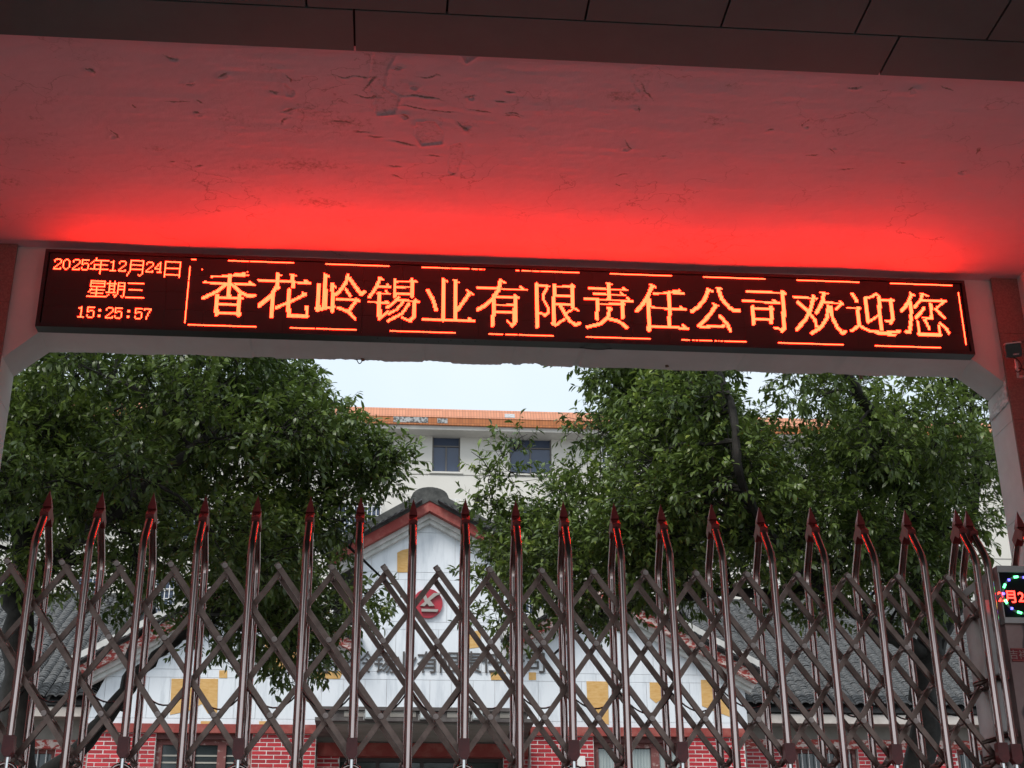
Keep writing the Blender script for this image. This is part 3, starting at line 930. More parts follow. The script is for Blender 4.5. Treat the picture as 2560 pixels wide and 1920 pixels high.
for z_ in (1.03, .74, .66):
    MB().tube([(hb0 - .19, YG + .05, z_ - .05), (hb0 - .02, YG + .05, z_)], .012, 8).obj("coupling_rod", steel_b, HEAD, True)
    MB().box(hb0 - .04, hb0 - .005, YG + .03, YG + .07, z_ - .02, z_ + .02).obj("coupling_block", redpl, HEAD)
d = MB()
d.box(hb0, hb1, YG + .0, YG + .33, hzd1, hz1)
d.box(hb0, hb1, YG + .0, YG + .33, hzf0, hzd0)
d.box(hb0, hb0 + .006, YG + .0, YG + .33, hzd0, hzd1)
d.box(hb1 - .01, hb1, YG + .0, YG + .33, hzd0, hzd1)
d.obj("display_housing", greys, HEAD)
MB().box(hb0 + .006, hb1 - .01, YG + .012, YG + .3, hzd0, hzd1).obj("display_panel", mat("display_black", (.006, .006, .007), .6, spec=.15), HEAD)
ctr = aty(2553, 1488, YG + .01)
rr_ = 0.097
rg = MB().tube([(ctr[0] + rr_ * math.cos(a), YG + .009, ctr[2] + rr_ * math.sin(a)) for a in np.linspace(0, 2 * math.pi, 41)], .006, 6, False)
rg.obj("light_ring", mat("frosted_ring", (.22, .24, .23), .4), HEAD, True)
gm_, bm2 = emit("led_green", (.10, 1.0, .28), 3.2), emit("led_blue", (.12, .10, 1.0), 3.0)
for i in range(14):
    a = math.radians(100 + i * 360 / 14)
    c = (ctr[0] + rr_ * math.cos(a), YG + .003, ctr[2] + rr_ * math.sin(a))
    MB().tube([(c[0] - .011 * math.sin(a), c[1], c[2] + .011 * math.cos(a)), (c[0] + .011 * math.sin(a), c[1], c[2] - .011 * math.cos(a))] if i % 2 == 0 else [(c[0] - .005, c[1], c[2]), (c[0] + .005, c[1], c[2])], .0065, 8).obj("ring_lamp", gm_ if i % 2 == 0 else bm2, HEAD, True)
tm = text_mesh("2月24", 0.072, 0.001, .001)
p = aty(2496, 1503, YG + .006)
place_mesh(tm, Matrix.Translation((p[0], YG + .008, p[2])) @ UPRIGHT)
link(tm, "clock_digits", emit("led_red", (1.0, .03, .02), 5.0), HEAD)
p0, p1 = aty(2512, 1620, YG + .02), aty(2512, 1653, YG + .02)
MB().box(hb0 + .02, hb1 - .02, YG + .022, YG + .029, p1[2], p0[2]).obj("name_plate", mat("plate_red", (.26, .012, .02), .4), HEAD)
bdr = MB()
for z_ in (p0[2] - .004, p1[2] + .002):
    bdr.box(hb0 + .022, hb1 - .022, YG + .0195, YG + .0215, z_, z_ + .003)
bdr.obj("plate_border", mat("plate_line", (.5, .12, .1), .4), HEAD)
tm = text_mesh("吉祥", 0.05, 0.0006)
p = aty(2524, 1645, YG + .02)
place_mesh(tm, Matrix.Translation((p[0], YG + .0205, p[2])) @ UPRIGHT)
link(tm, "plate_lettering", mat("plate_letters", (.45, .30, .28), .5), HEAD)
MB().box(hb0 + .15, hb0 + .19, YG - .002, YG - .0005, hzf0 + .006, hzd0 - .008).obj("maker_label", mat("label_pale", (.55, .52, .5), .5, col2=(.25, .23, .23), scale=90), HEAD)

# ================================================================== security camera on the right-hand wall
p = aty(2535, 876, YB - .45)
SCM = thing("security_camera", "small black bullet security camera with dangling wires beside the pillar", "security camera", (p[0], p[1], p[2]))
cxm, cym, czm = map(float, p)
AIM = Matrix.Translation((cxm, cym, czm)) @ Matrix.Rotation(math.radians(-21), 4, 'Z') @ Matrix.Rotation(math.radians(22), 4, 'X')
w2, h2 = .062, .056
oct_ = [(-.85, -1), (.85, -1), (1, -.8), (1, .8), (.85, 1), (-.85, 1), (-1, .8), (-1, -.8)]


def cam_part(mb, name, m_):
    me_ = mb.mesh(name)
    me_.transform(AIM)
    link(me_, name, m_, SCM)


cam_part(MB().prism([(a * w2, b * h2) for a, b in oct_], 0, .17), "body", mat("camera_black", (.03, .028, .028), .35))
cam_part(MB().prism([(a * w2 * .93, b * h2 * .93) for a, b in oct_], -.004, -.0005), "front_glass", mat("camera_glass", (.012, .011, .012), .15))
cam_part(MB().box(-.012, .036, -.0055, -.0045, -.038, -.028), "maker_strip", mat("label_pale", (.55, .52, .5), .5))
cam_part(MB().prism([(-w2 * 1.06, h2 + .002), (w2 * 1.06, h2 + .002), (w2 * .95, h2 + .012), (-w2 * .95, h2 + .012)], -.012, .17), "sun_hood", mat("camera_white", (.6, .58, .57), .4))
MB().tube([(cxm + .05, cym + .1, czm - .055), (cxm + .06, cym + .11, czm - .11), (cxm + .12, cym + .25, czm - .12), (XWR - .002, cym + .3, czm - .10)], .012, 8).obj("bracket", MATS["camera_white"], SCM, True)
MB().tube([(cxm + .03 + .04 * math.sin(t * 2.2) + .02 * t, cym + .09, czm - .06 - .035 * t + .04 * math.cos(t * 2.2)) for t in np.linspace(0, 4, 21)], .005, 6).obj("cable", MATS["black_cable"], SCM, True)
MB().tube([(cxm + .045, cym + .15, czm + .05), (cxm + .05, cym + .16, czm + .12), (cxm + .10, cym + .2, czm + .18), (XWR - .003, cym + .25, czm + .2)], .004, 6).obj("cable", MATS["black_cable"], SCM, True)
MB().tube([(cxm + .02, cym + .05, czm - .06), (cxm + .02, cym + .05, czm - .12)], .006, 6).tube([(cxm + .02, cym + .05, czm - .12), (cxm + .024, cym + .05, czm - .15)], .012, 8).obj("plug", MATS["camera_white"], SCM, True)

# ================================================================== office house behind the gate
YH = 26.0
brickm = mat("red_painted_brick", (0.42, 0.014, 0.022), 0.55, col2=(0.52, 0.022, 0.034), scale=3)
mortar = mat("white_joint_paint", (0.55, 0.49, 0.47), 0.7, col2=(0.8, 0.74, 0.72), scale=5)
redtrim = mat("flaking_red_trim", (0.25, 0.035, 0.028), 0.7, col2=(0.34, 0.10, 0.08), scale=5, lo=.45, hi=.7)
flaking = mat("badly_flaking_red_paint", (0.36, 0.05, 0.04), 0.75, col2=(0.62, 0.50, 0.46), scale=9, lo=.48, hi=.54, stretch=(1, 1, 2))
clad = mat("white_metal_cladding", (0.56, 0.60, 0.65), 0.38, col2=(0.73, 0.765, 0.81), scale=2.2, stretch=(3, 1, .45), lo=.3, hi=.52)
tan = mat("bare_board", (0.56, 0.31, 0.09), 0.75, col2=(0.66, 0.42, 0.17), scale=7, stretch=(1, 1, 4))
conc = mat("grey_render", (0.20, 0.185, 0.165), 0.85, col2=(0.27, 0.25, 0.23), scale=2.5)
greywood = mat("weathered_moulding", (0.46, 0.46, 0.44), 0.7, col2=(0.62, 0.62, 0.61), scale=6)
woodfr = mat("old_red_window_wood", (0.17, 0.05, 0.045), 0.65, col2=(0.45, 0.33, 0.30), scale=9, lo=.55, hi=.68)
glassd = mat("dark_window_glass", (0.035, 0.042, 0.046), 0.08, spec=.8)
tilem = mat("grey_clay_tile", (0.016, 0.017, 0.019), 0.65, col2=(0.075, 0.079, 0.083), scale=11)
edgem = mat("worn_tile_edge", (0.09, 0.092, 0.095), 0.7, col2=(0.24, 0.245, 0.25), scale=13)
ridgem = mat("mossy_ridge_mortar", (0.025, 0.026, 0.025), 0.85, col2=(0.085, 0.085, 0.08), scale=6)


def hx(px, py=1700, Y=YH):
    return float(aty(px, py, Y)[0])


def hzp(py, px=1073, Y=YH):
    return float(aty(px, py, Y)[2])


for m_ in (brickm,):
    oi = m_.node_tree.nodes.new("ShaderNodeObjectInfo")
    hs = m_.node_tree.nodes.new("ShaderNodeHueSaturation")
    mr = m_.node_tree.nodes.new("ShaderNodeMapRange")
    mr.inputs["To Min"].default_value, mr.inputs["To Max"].default_value = .62, 1.12
    pb = m_.node_tree.nodes["Principled BSDF"]
    m_.node_tree.links.new(oi.outputs["Random"], mr.inputs["Value"])
    m_.node_tree.links.new(mr.outputs[0], hs.inputs["Value"])
    m_.node_tree.links.new(pb.inputs["Base Color"].links[0].from_socket, hs.inputs["Color"])
    m_.node_tree.links.new(hs.outputs[0], pb.inputs["Base Color"])
ZF = 1.35                                       # house floor
HOUSE = thing("office_house", "single storey office with white clad gables, red brick pilasters and grey tiled wings", "house", (hx(1073), YH, ZF))
zlin0, zlin1 = hzp(1838), hzp(1816)
# gable outlines (pixels of the photograph at the facade plane)
GL = dict(apex=(600, 1512), l=(218, 1697), r=(982, 1697))
GC = dict(apex=(1073, 1303), l=(872, 1412), r=(1274, 1412))
GR = dict(apex=(1500, 1520), l=(1140, 1722), r=(1862, 1722))


def pz(pt):
    p_ = aty(pt[0], pt[1], YH)
    return float(p_[0]), float(p_[2])


xA, xB = hx(875), hx(1275)
left_poly = [(hx(228), zlin1), (xA, zlin1), (xA, pz((875, 1630))[1]), pz(GL['apex']), pz((268, 1686)), pz((236, 1745))]
cen_poly = [(xA, zlin1), (xB, zlin1), (xB, pz(GC['r'])[1]), pz(GC['apex']), (xA, pz(GC['l'])[1])]
right_poly = [(xB, zlin1), (hx(1862), zlin1), pz((1862, 1730)), pz((1840, 1700)), pz(GR['apex']), (xB, pz((1275, 1640))[1])]
for poly in (left_poly, cen_poly, right_poly):
    MB().prism(poly, YH + 0.02, YH + 0.3).obj("gable_wall", mortar, HOUSE)
MB().box(hx(228), hx(228) + .3, YH + .301, YH + .849, ZF, zlin1 + .6).box(hx(1862) - .3, hx(1862), YH + .301, YH + .849, ZF, zlin1 + .6).obj("side_return", conc, HOUSE)
MB().box(hx(228), hx(1862), YH + .85, YH + 9, ZF, zlin1 + .9).obj("main_body", conc, HOUSE)


def clip(poly, ax, val, keep_less):
    out = []
    k = len(poly)
    for i in range(k):
        a, b = poly[i], poly[(i + 1) % k]
        ia = (a[ax] <= val) == keep_less or a[ax] == val
        ib = (b[ax] <= val) == keep_less or b[ax] == val
        if ia:
            out.append(a)
        if ia != ib:
            t = (val - a[ax]) / (b[ax] - a[ax])
            out.append(tuple(a[j] + t * (b[j] - a[j]) for j in range(2)))
    return out


rows = [1816, 1801, 1700, 1680, 1574, 1555, 1450, 1431, 1332, 1240]
jt = 0.006
for poly in (left_poly, cen_poly, right_poly):
    x_lo, x_hi = min(p_[0] for p_ in poly), max(p_[0] for p_ in poly)
    for r_ in range(len(rows) - 1):
        z0_, z1_ = hzp(rows[r_]), hzp(rows[r_ + 1])
        narrow = (rows[r_] - rows[r_ + 1]) < 30
        step = 54 if (r_ == 2 - 1) else (108 if not narrow else 162)
        off = 984 + (r_ * 37) % 54
        xs_ = sorted({x_lo, x_hi} | {hx(off + step * i) for i in range(-18, 20) if x_lo + .1 < hx(off + step * i) < x_hi - .1})
        for a, b in zip(xs_[:-1], xs_[1:]):
            c = clip(poly, 1, z1_ - jt / 2, True)
            c = clip(c, 1, z0_ + jt / 2, False) if len(c) > 2 else c
            c = clip(c, 0, b - jt / 2, True) if len(c) > 2 else c
            c = clip(c, 0, a + jt / 2, False) if len(c) > 2 else c
            if len(c) > 2:
                ar = abs(sum(c[i][0] * c[(i + 1) % len(c)][1] - c[(i + 1) % len(c)][0] * c[i][1] for i in range(len(c)))) / 2
                if ar > .003:
                    dy = rnd.uniform(0, .004)
                    MB().prism(c, YH + dy, YH + .018).obj("cladding_panel", clad, HOUSE)
for poly in ([(429, 1697), (545, 1697), (543, 1782), (520, 1784), (505, 1760), (470, 1778), (425, 1787)], [(548, 1676), (568, 1676), (568, 1695), (548, 1695)], [(662, 1578), (712, 1574), (756, 1576), (754, 1640), (706, 1676), (662, 1672)], [(775, 1678), (858, 1678), (850, 1697), (775, 1697)],
             [(648, 1803), (690, 1803), (690, 1815), (648, 1815)], [(502, 1803), (548, 1803), (548, 1812), (502, 1812)], [(993, 1382), (1006, 1375), (1040, 1368), (1040, 1431), (993, 1431)], [(1172, 1580), (1202, 1576), (1200, 1618), (1172, 1622)], [(1226, 1681), (1264, 1681), (1262, 1700), (1228, 1700)], [(1322, 1681), (1340, 1681), (1340, 1700), (1322, 1700)],
             [(1466, 1703), (1520, 1704), (1522, 1812), (1504, 1806), (1490, 1775), (1468, 1750)], [(1624, 1706), (1656, 1707), (1654, 1748), (1640, 1758), (1625, 1745)], [(1752, 1700), (1768, 1700), (1822, 1752), (1824, 1792), (1800, 1783), (1755, 1765)], [(1568, 1520), (1580, 1527), (1572, 1545), (1562, 1540)]):
    MB().prism([pz(q_) for q_ in poly][::-1], YH - .006, YH + .01).obj("exposed_board", tan, HOUSE)


def gable_trim(apex, l, r, depth, fwd=0.32, big=1.0, old=True):
    ax_, az = pz(apex)
    for end in (l, r):
        ex, ez = pz(end)
        dx, dz = ex - ax_, ez - az
        ln = math.hypot(dx, dz)
        ux, uz = dx / ln, dz / ln
        nx_, nz_ = (-uz, ux) if ux > 0 else (uz, -ux)
        if nz_ < 0:
            nx_, nz_ = -nx_, -nz_
        ext = 0.28 * big if end[0] < 870 or end[0] > 1279 else 0.0

        def q4(h0, h1, e0=0.0, e1=ext):
            # strip between normal offsets h0..h1, mitred plumb at the apex
            a0 = (ax_, az + h0 / nz_)
            a1 = (ax_, az + h1 / nz_)
            b0 = (ex + ux * e1 + nx_ * h0, ez + uz * e1 + nz_ * h0)
            b1 = (ex + ux * e1 + nx_ * h1, ez + uz * e1 + nz_ * h1)
            return [a0, b0, b1, a1]
        def strip(name, m_, h0, h1, y0, y1):
            c = q4(h0, h1)
            if ux < 0:
                c = c[::-1]
            MB().prism(c, y0, y1).obj(name, m_, HOUSE)
        strip("eaves_moulding", greywood, -.085 * big, .0, YH - .13, YH + .05)
        strip("eaves_moulding", greywood, .002, .10 * big, YH - .2, YH + .05)
        strip("bargeboard", flaking if old else redtrim, .102 * big, .31 * big, YH - fwd, YH + .02)
        # roof deck behind
        c = q4(.312 * big, .37 * big)
        if ux < 0:
            c = c[::-1]
        rf_ = MB().prism(c, YH - fwd - .02, YH + depth).obj("gable_roof", ridgem, HOUSE)
        # verge tiles stepping down the slope, and the mortar hip on top
        nt_ = int(ln / .13)
        for i in range(nt_ + 2):
            s0 = (i + .05) * (ln + ext) / (nt_ + 2)
            cx_, cz_ = ax_ + ux * s0 + nx_ * (.372 * big), az + uz * s0 + nz_ * (.372 * big)
            tl = MB()
            tl.bar((cx_, YH - fwd - .05, cz_ + .012), (cx_ + ux * .19, YH - fwd - .05, cz_ + uz * .19 - .004), .024, .22)
            tl.obj("verge_tile", tilem, rf_)
        c = q4(.41 * big, .60 * big)
        if ux < 0:
            c = c[::-1]
        MB().prism(c, YH - fwd + .02, YH - fwd + .42).obj("ridge_mortar", ridgem if not old else mat("whitewashed_verge", (.45, .44, .42), .8, col2=(.6, .59, .57), scale=4), HOUSE)


gable_trim(GC['apex'], (866, 1416), (1280, 1416), 7.0, .34, .8, False)
gable_trim(GL['apex'], (232, 1700), (872, 1645), 6.0, .34, .8)
gable_trim(GR['apex'], (1278, 1645), (1850, 1712), 6.0, .34, .8)
# rounded cap where the two ridge mortars meet
ax_, az = pz(GC['apex'])
MB().prism([(ax_ - .42, az + .16), (ax_ + .42, az + .16)] + [(ax_ + .34 * math.cos(t), az + .38 + .19 * math.sin(t)) for t in np.linspace(.15, math.pi - .15, 12)], YH - .325, YH + .12).obj("ridge_cap", ridgem, HOUSE)

# emblem: red disc with a raised grey mark
ec = aty(1069, 1510, YH)
EMB = MB().tube([(ec[0], YH - .05, ec[2]), (ec[0], YH - .004, ec[2])], .275, 40).obj("emblem", mat("emblem_red", (.38, .018, .035), .4, var=.15, scale=6), HOUSE)
grm = mat("grey_metal_letters", (.085, .075, .072), .4, metal=.3, var=.1)
stonem = mat("emblem_grey", (.34, .31, .29), .55)


def zpt(a, b):
    p_ = aty(960 + a / 4.608, 1200 + b / 4.608, YH - .05)
    return float(p_[0]), float(p_[2])


for poly in ([(415, 1455), (470, 1410), (440, 1330), (475, 1320), (500, 1375), (570, 1310), (675, 1306), (600, 1340), (530, 1395), (580, 1455), (520, 1460), (495, 1430), (465, 1460)], [(430, 1490), (625, 1498), (612, 1525), (432, 1522)]):
    MB().prism([zpt(*q_) for q_ in poly][::-1], YH - .10, YH - .051).obj("emblem_mark", stonem, EMB)
# raised company lettering
for i, ch in enumerate("香花岭锡业有限责任公司"):
    tm = text_mesh(ch, 0.43, 0.008, .001)
    p_ = aty(1040 + 54 * (i - 5), 1678, YH)
    place_mesh(tm, Matrix.Translation((p_[0], YH - .02, p_[2])) @ UPRIGHT)
    link(tm, "wall_letter", grm, HOUSE)
# red band, brick pilasters, windows
for a, b in ((222, 790), (1326, 1866)):
    MB().box(hx(a, 1827), hx(b, 1827), YH - .07, YH + .3, zlin0, zlin1 - .001).obj("red_band", redtrim, HOUSE)
BW, BHT, JT = 0.2555, 0.0725, 0.0145
BR_ = {}


def brick_mesh(wd):
    key = round(wd, 3)
    if key not in BR_:
        b = MB().box(-wd / 2, wd / 2, -.012, .012, -(BHT - JT) / 2, (BHT - JT) / 2)
        BR_[key] = b.mesh("brick")
        BR_[key].materials.append(brickm)
    return BR_[key]


def pilaster(xa, xb, yf, ztop, side=None):
    back = MB().box(xa, xb, yf - .008, yf + .4, ZF, ztop).obj("pilaster", mortar, HOUSE)
    rest = MB()
    z = ztop - BHT / 2 - .004
    r_ = 0
    while z > ZF + .04:
        x = xa - (0 if r_ % 2 == 0 else BW / 2)
        while x < xb - .02:
            a, b = max(x, xa), min(x + BW, xb)
            wd = b - a - JT
            if wd > .03:
                if r_ < 9:
                    link(brick_mesh(wd), "brick", None, back, loc=((a + b) / 2 + rnd.uniform(-.002, .002), yf + rnd.uniform(-.002, .003), z))
                else:
                    rest.box(a + JT / 2, b - JT / 2, yf - .012, yf - .004, z - (BHT - JT) / 2, z + (BHT - JT) / 2)
            x += BW
        z -= BHT
        r_ += 1
    rest.obj("lower_bricks", brickm, back, kind="stuff")


zp = zlin0 - .001
for a, b, yf in ((221, 388, YH), (630, 789, YH), (793, 850, YH + .35), (1258, 1320, YH + .35), (1326, 1484, YH), (1720, 1862, YH)):
    pilaster(hx(a, 1870, yf), hx(b, 1870, yf), yf, zp)
MB().box(hx(1484, 1900) - .30, hx(1484, 1900) - .16, YH - .07, YH - .013, hzp(1915), hzp(1889)).obj("meter_box", mat("label_white", (.75, .75, .74), .5), HOUSE)


def window(xa, xb, za_, zb_, yf, cols, rail, curtain=False, louvre=False):
    wf = MB()
    fw_ = .06
    wf.box(xa, xb, yf + .1, yf + .18, zb_ - fw_ * 1.4, zb_)
    wf.box(xa, xb, yf + .1, yf + .18, za_, za_ + fw_)
    for t in cols:
        c = xa + (xb - xa) * t
        wd = .075 if 0 < t < 1 else .1
        wf.box(max(xa, c - wd), min(xb, c + wd), yf + .095, yf + .185, za_ + fw_, zb_ - fw_ * 1.4)
    win = wf.obj("window", woodfr, HOUSE)
    for t0, t1 in zip(cols[:-1], cols[1:]):
        a, b = xa + (xb - xa) * t0 + .08, xa + (xb - xa) * t1 - .08
        MB().box(a, b, yf + .14, yf + .146, za_ + fw_, zb_ - fw_ * 1.4).obj("pane", glassd, win)
        if rail:
            MB().box(a, b, yf + .125, yf + .15, zb_ - .62, zb_ - .58).obj("glazing_bar", woodfr, win)
        if louvre:
            for q_ in range(7):
                zz = zb_ - .28 - q_ * .12
                MB().box(a, b, yf + .13, yf + .139, zz, zz + .028).obj("slat", mat("pale_slat", (.36, .34, .3), .6), win)
        if curtain:
            cb = MB()
            nq = 25
            for i in range(nq):
                x = a + (b - a) * i / (nq - 1)
                y = yf + .128 + .008 * math.sin(i * 1.9) + .003 * math.sin(i * 4.1)
                cb.v += [(x, y, za_ + fw_), (x, y, zb_ - .1)]
            cb.f = [(2 * i, 2 * i + 2, 2 * i + 3, 2 * i + 1) for i in range(nq - 1)]
            cb.obj("curtain", mat("net_curtain", (.33, .38, .38), .8), win, True)


zw = hzp(1852)
MB().box(hx(388, 1860), hx(630, 1860), YH + .02, YH + .3, zw, zp).obj("lintel", mat("dark_red_wood", (.10, .03, .028), .7), HOUSE)
MB().box(hx(1484, 1860), hx(1720, 1860), YH + .02, YH + .3, zw, zp).obj("lintel", MATS["dark_red_wood"], HOUSE)
window(hx(388, 1880), hx(630, 1880), zw - 1.5, zw, YH, (0, .36, .68, 1), False, louvre=True)
window(hx(1484, 1880), hx(1720, 1880), zw - 1.5, zw, YH, (0, .33, .66, 1), True, curtain=True)
# entrance canopy with floodlights
YC = YH - 1.5
ca, cb_ = hx(791, 1785, YC), hx(1326, 1785, YC)
zc1, zc0 = hzp(1768, 1073, YC), hzp(1800, 1073, YC)
CAN = MB().box(ca, cb_, YC, YH + .019, zc1 - .06, zc1).box(ca + .05, cb_ - .05, YC + .04, YH + .019, zc0 + .03, zc1 - .061).box(ca - .02, cb_ + .06, YC - .03, YH + .019, zc0 - .03, zc0 + .028).obj("entrance_canopy", mat("dark_canopy_render", (.055, .045, .045), .8, col2=(.12, .105, .1), scale=4), HOUSE)
MB().box(ca + .3, cb_ - .3, YC + .1, YH + .25, zc0 - .06, zc0 - .032).obj("canopy_soffit", conc, CAN)
for a, b in ((860, 935), (975, 1040), (1118, 1175), (1250, 1310)):
    MB().box(hx(a, 1785, YC), hx(b, 1785, YC), YC + .028, YC + .039, zc0 + .05, zc1 - .07).obj("fascia_panel", conc, CAN)
for px in (925, 1062, 1193):
    x = hx(px, 1790, YC)
    fb = MB().box(x - .085, x + .085, YC - .12, YC - .03, zc0 - .005, zc0 + .15).obj("floodlight", mat("lamp_grey", (.35, .36, .36), .5), CAN)
    MB().box(x - .07, x + .07, YC - .127, YC - .121, zc0 + .015, zc0 + .12).obj("lamp_glass", mat("lamp_glass", (.55, .6, .62), .15), fb)
    MB().tube([(x - .1, YC - .08, zc0 - .02), (x - .1, YC - .08, zc0 + .07), (x + .1, YC - .08, zc0 + .07), (x + .1, YC - .08, zc0 - .02)], .008, 6).obj("lamp_bracket", MATS["lamp_grey"], fb)
zr1, zr0 = hzp(1852), hzp(1885)
MB().box(hx(793), hx(1326), YH + .3, YH + .6, zr1, zlin1).obj("entrance_wall", conc, HOUSE)
MB().box(hx(800), hx(1322), YH + .25, YH + .62, zr0, zr1 - .001).obj("door_head", redtrim, HOUSE)
MB().box(hx(850), hx(1258), YH + .5, YH + .51, ZF, zr0 - .001).obj("entrance_glass", glassd, HOUSE)
dfr = MB()
for px in (852, 950, 1060, 1160, 1255):
    dfr.box(hx(px) - .035, hx(px) + .035, YH + .44, YH + .499, ZF, zr0 - .07)
dfr.box(hx(850), hx(1258), YH + .44, YH + .499, zr0 - .069, zr0 - .002)
dfr.box(hx(850), hx(1258), YH + .445, YH + .499, zr0 - .42, zr0 - .36)
dfr.obj("entrance_frame", mat("dark_door_frame", (.05, .04, .04), .5), HOUSE)

# ---- wings with clay-tile roofs
YW = 27.4


def tile_mesh():
    b = MB()
    L, r_ = .21, .094
    for j, (y, dz, rr2) in enumerate(((0, .055, r_), (L, 0, r_ * .85))):
        for i in range(6):
            a = math.pi * (0.08 + .84 * i / 5)
            b.v.append((-rr2 * math.cos(a), y, dz + .065 * math.sin(a)))
    for i in range(6):                              # thickness at the lower lip
        a = math.pi * (0.08 + .84 * i / 5)
        b.v.append((-r_ * .86 * math.cos(a), 0, .040 + .054 * math.sin(a)))
    for i in range(5):
        b.f.append((i, i + 1, 7 + i, 6 + i))
        b.f.append((12 + i, 13 + i, i + 1, i))
    return b


TB = tile_mesh()
TV, TF = np.array(TB.v), np.array(TB.f)


def wing(pxa, pxb, py_eave, py_ridge, px_ref, nlab):
    ze = float(aty(px_ref, py_eave, YW - .5)[2])
    run = 4.6
    zr = float(aty(px_ref, py_ridge, YW - .5 + run)[2])
    sl = (zr - ze) / run
    xa, xb = float(aty(pxa, py_eave, YW - .5)[0]), float(aty(pxb, py_eave, YW - .5)[0])
    ang = math.atan(sl)
    deck = MB()
    deck.add([(xa, YW - .5, ze - .1), (xb, YW - .5, ze - .1), (xb, YW - .5 + run, zr - .1), (xa, YW - .5 + run, zr - .1), (xa, YW - .5, ze - .02), (xb, YW - .5, ze - .02), (xb, YW - .5 + run, zr - .02), (xa, YW - .5 + run, zr - .02),
              (xa, YW - .5 + 2 * run, ze - .1), (xb, YW - .5 + 2 * run, ze - .1), (xb, YW - .5 + 2 * run, ze - .02), (xa, YW - .5 + 2 * run, ze - .02)],
             [(0, 3, 2, 1), (4, 5, 6, 7), (0, 1, 5, 4), (7, 6, 10, 11), (3, 8, 9, 2), (0, 4, 7, 3), (1, 2, 6, 5), (3, 7, 11, 8), (2, 9, 10, 6), (8, 11, 10, 9)])
    roof = deck.obj("wing_roof", mat("dark_roof_gap", (.03, .03, .032), .9), HOUSE)
    R_ = Matrix.Rotation(ang, 4, 'X')
    tm_ = TB.mesh("tile")
    tm_.transform(R_)
    tm_.materials.append(tilem)
    tm_.materials.append(edgem)
    tm_.polygons.foreach_set('material_index', [0, 1] * 5)
    Rn = np.array(R_.to_3x3())
    offs = []
    colp, exp_ = .178, .098
    ncol, nrow = int((xb - xa) / colp), int(run / math.cos(ang) / exp_)
    single = 0
    for c in range(ncol):
        x = xa + colp * (c + .5)
        jit = rnd.uniform(-.02, .02)
        for r_ in range(nrow):
            s_ = r_ * exp_ + rnd.uniform(-.008, .008)
            p_ = (x + jit * .3 + .012 * math.sin(r_ * .21 + c) + rnd.uniform(-.006, .006), YW - .55 + s_ * math.cos(ang), ze - .02 + s_ * math.sin(ang) + rnd.uniform(0, .012))
            if r_ < 150 // min(ncol, 40) + 1 and single < 150 and -60 < 1 and nlab(x):
                link(tm_, "tile", None, roof, loc=p_)
                single += 1
            else:
                offs.append(p_)
    O = np.array(offs)
    tv = TV @ Rn.T
    me_ = bpy.data.meshes.new("roof_tiles")
    fast_mesh(me_, (O[:, None, :] + tv[None]).reshape(-1, 3), ((np.arange(len(O)) * len(TV))[:, None, None] + TF[None]).reshape(-1, 4))
    me_.materials.append(tilem)
    me_.materials.append(edgem)
    me_.polygons.foreach_set("material_index", np.tile(np.array([0, 1] * 5, np.int32), len(O)))
    link(me_, "roof_tiles", tilem, roof, "stuff")
    MB().tube([(xa, YW - .5 + run, zr + .05), (xb, YW - .5 + run, zr + .05)], .12, 10).obj("ridge", ridgem, roof, True)
    MB().box(xa, xb, YW - .46, YW - .40, ze - .30, ze - .13).obj("fascia", mat("dirty_white_fascia", (.42, .38, .35), .8, col2=(.55, .5, .47), scale=4), roof)
    zband1 = float(aty(px_ref, 1850, YW)[2])
    zband0 = float(aty(px_ref, 1872, YW)[2])
    MB().box(xa, xb, YW - .4, YW, ze - .29, ze - .15).obj("soffit", conc, roof)
    MB().box(xa, xb, YW, YW + .3, zband1, ze - .1).obj("wing_wall", conc, HOUSE)
    MB().box(xa, xb, YW - .03, YW + .3, zband0, zband1 - .001).obj("red_band", flaking, HOUSE)
    return zband0


z0w = wing(-520, 262, 1748, 1500, 150, lambda x: x > float(aty(20, 1748, YW)[0]))
z1w = wing(1838, 3100, 1768, 1520, 2100, lambda x: x < float(aty(2460, 1768, YW)[0]))


def wing_openings(zt, wins, piers):
    for a, b in piers:
        pilaster(float(aty(a, 1890, YW)[0]), float(aty(b, 1890, YW)[0]), YW, zt)
    for a, b in wins:
        xa, xb = float(aty(a, 1890, YW)[0]), float(aty(b, 1890, YW)[0])
        fr2 = MB().box(xa, xb, YW + .1, YW + .16, zt - .07, zt - .001).box(xa, xa + .07, YW + .1, YW + .16, zt - 1.5, zt - .071).box(xb - .07, xb, YW + .1, YW + .16, zt - 1.5, zt - .071).box(xa, xb, YW + .1, YW + .16, zt - 1.57, zt - 1.501)
        wn = fr2.obj("window", woodfr, HOUSE)
        MB().box(xa + .07, xb - .07, YW + .14, YW + .146, zt - 1.5, zt - .071).obj("pane", glassd, wn)
        nb = int((xb - xa) / .13)
        for i in range(1, nb):
            x = xa + (xb - xa) * i / nb
            MB().tube([(x, YW + .06, zt - 1.55), (x, YW + .06, zt - .01)], .009, 6).obj("security_bar", mat("white_bar", (.6, .6, .6), .5), wn, True)
        MB().box(xa, xb, YW + .29, YW + .3, ZF, zt - 1.571).obj("under_sill", brickm, HOUSE)


wing_openings(z0w, ((70, 135), ), ((-300, 68), (137, 222)))
wing_openings(z1w, ((1990, 2143), (2395, 2470)), ((1866, 1988), (2145, 2393), (2472, 2900)))

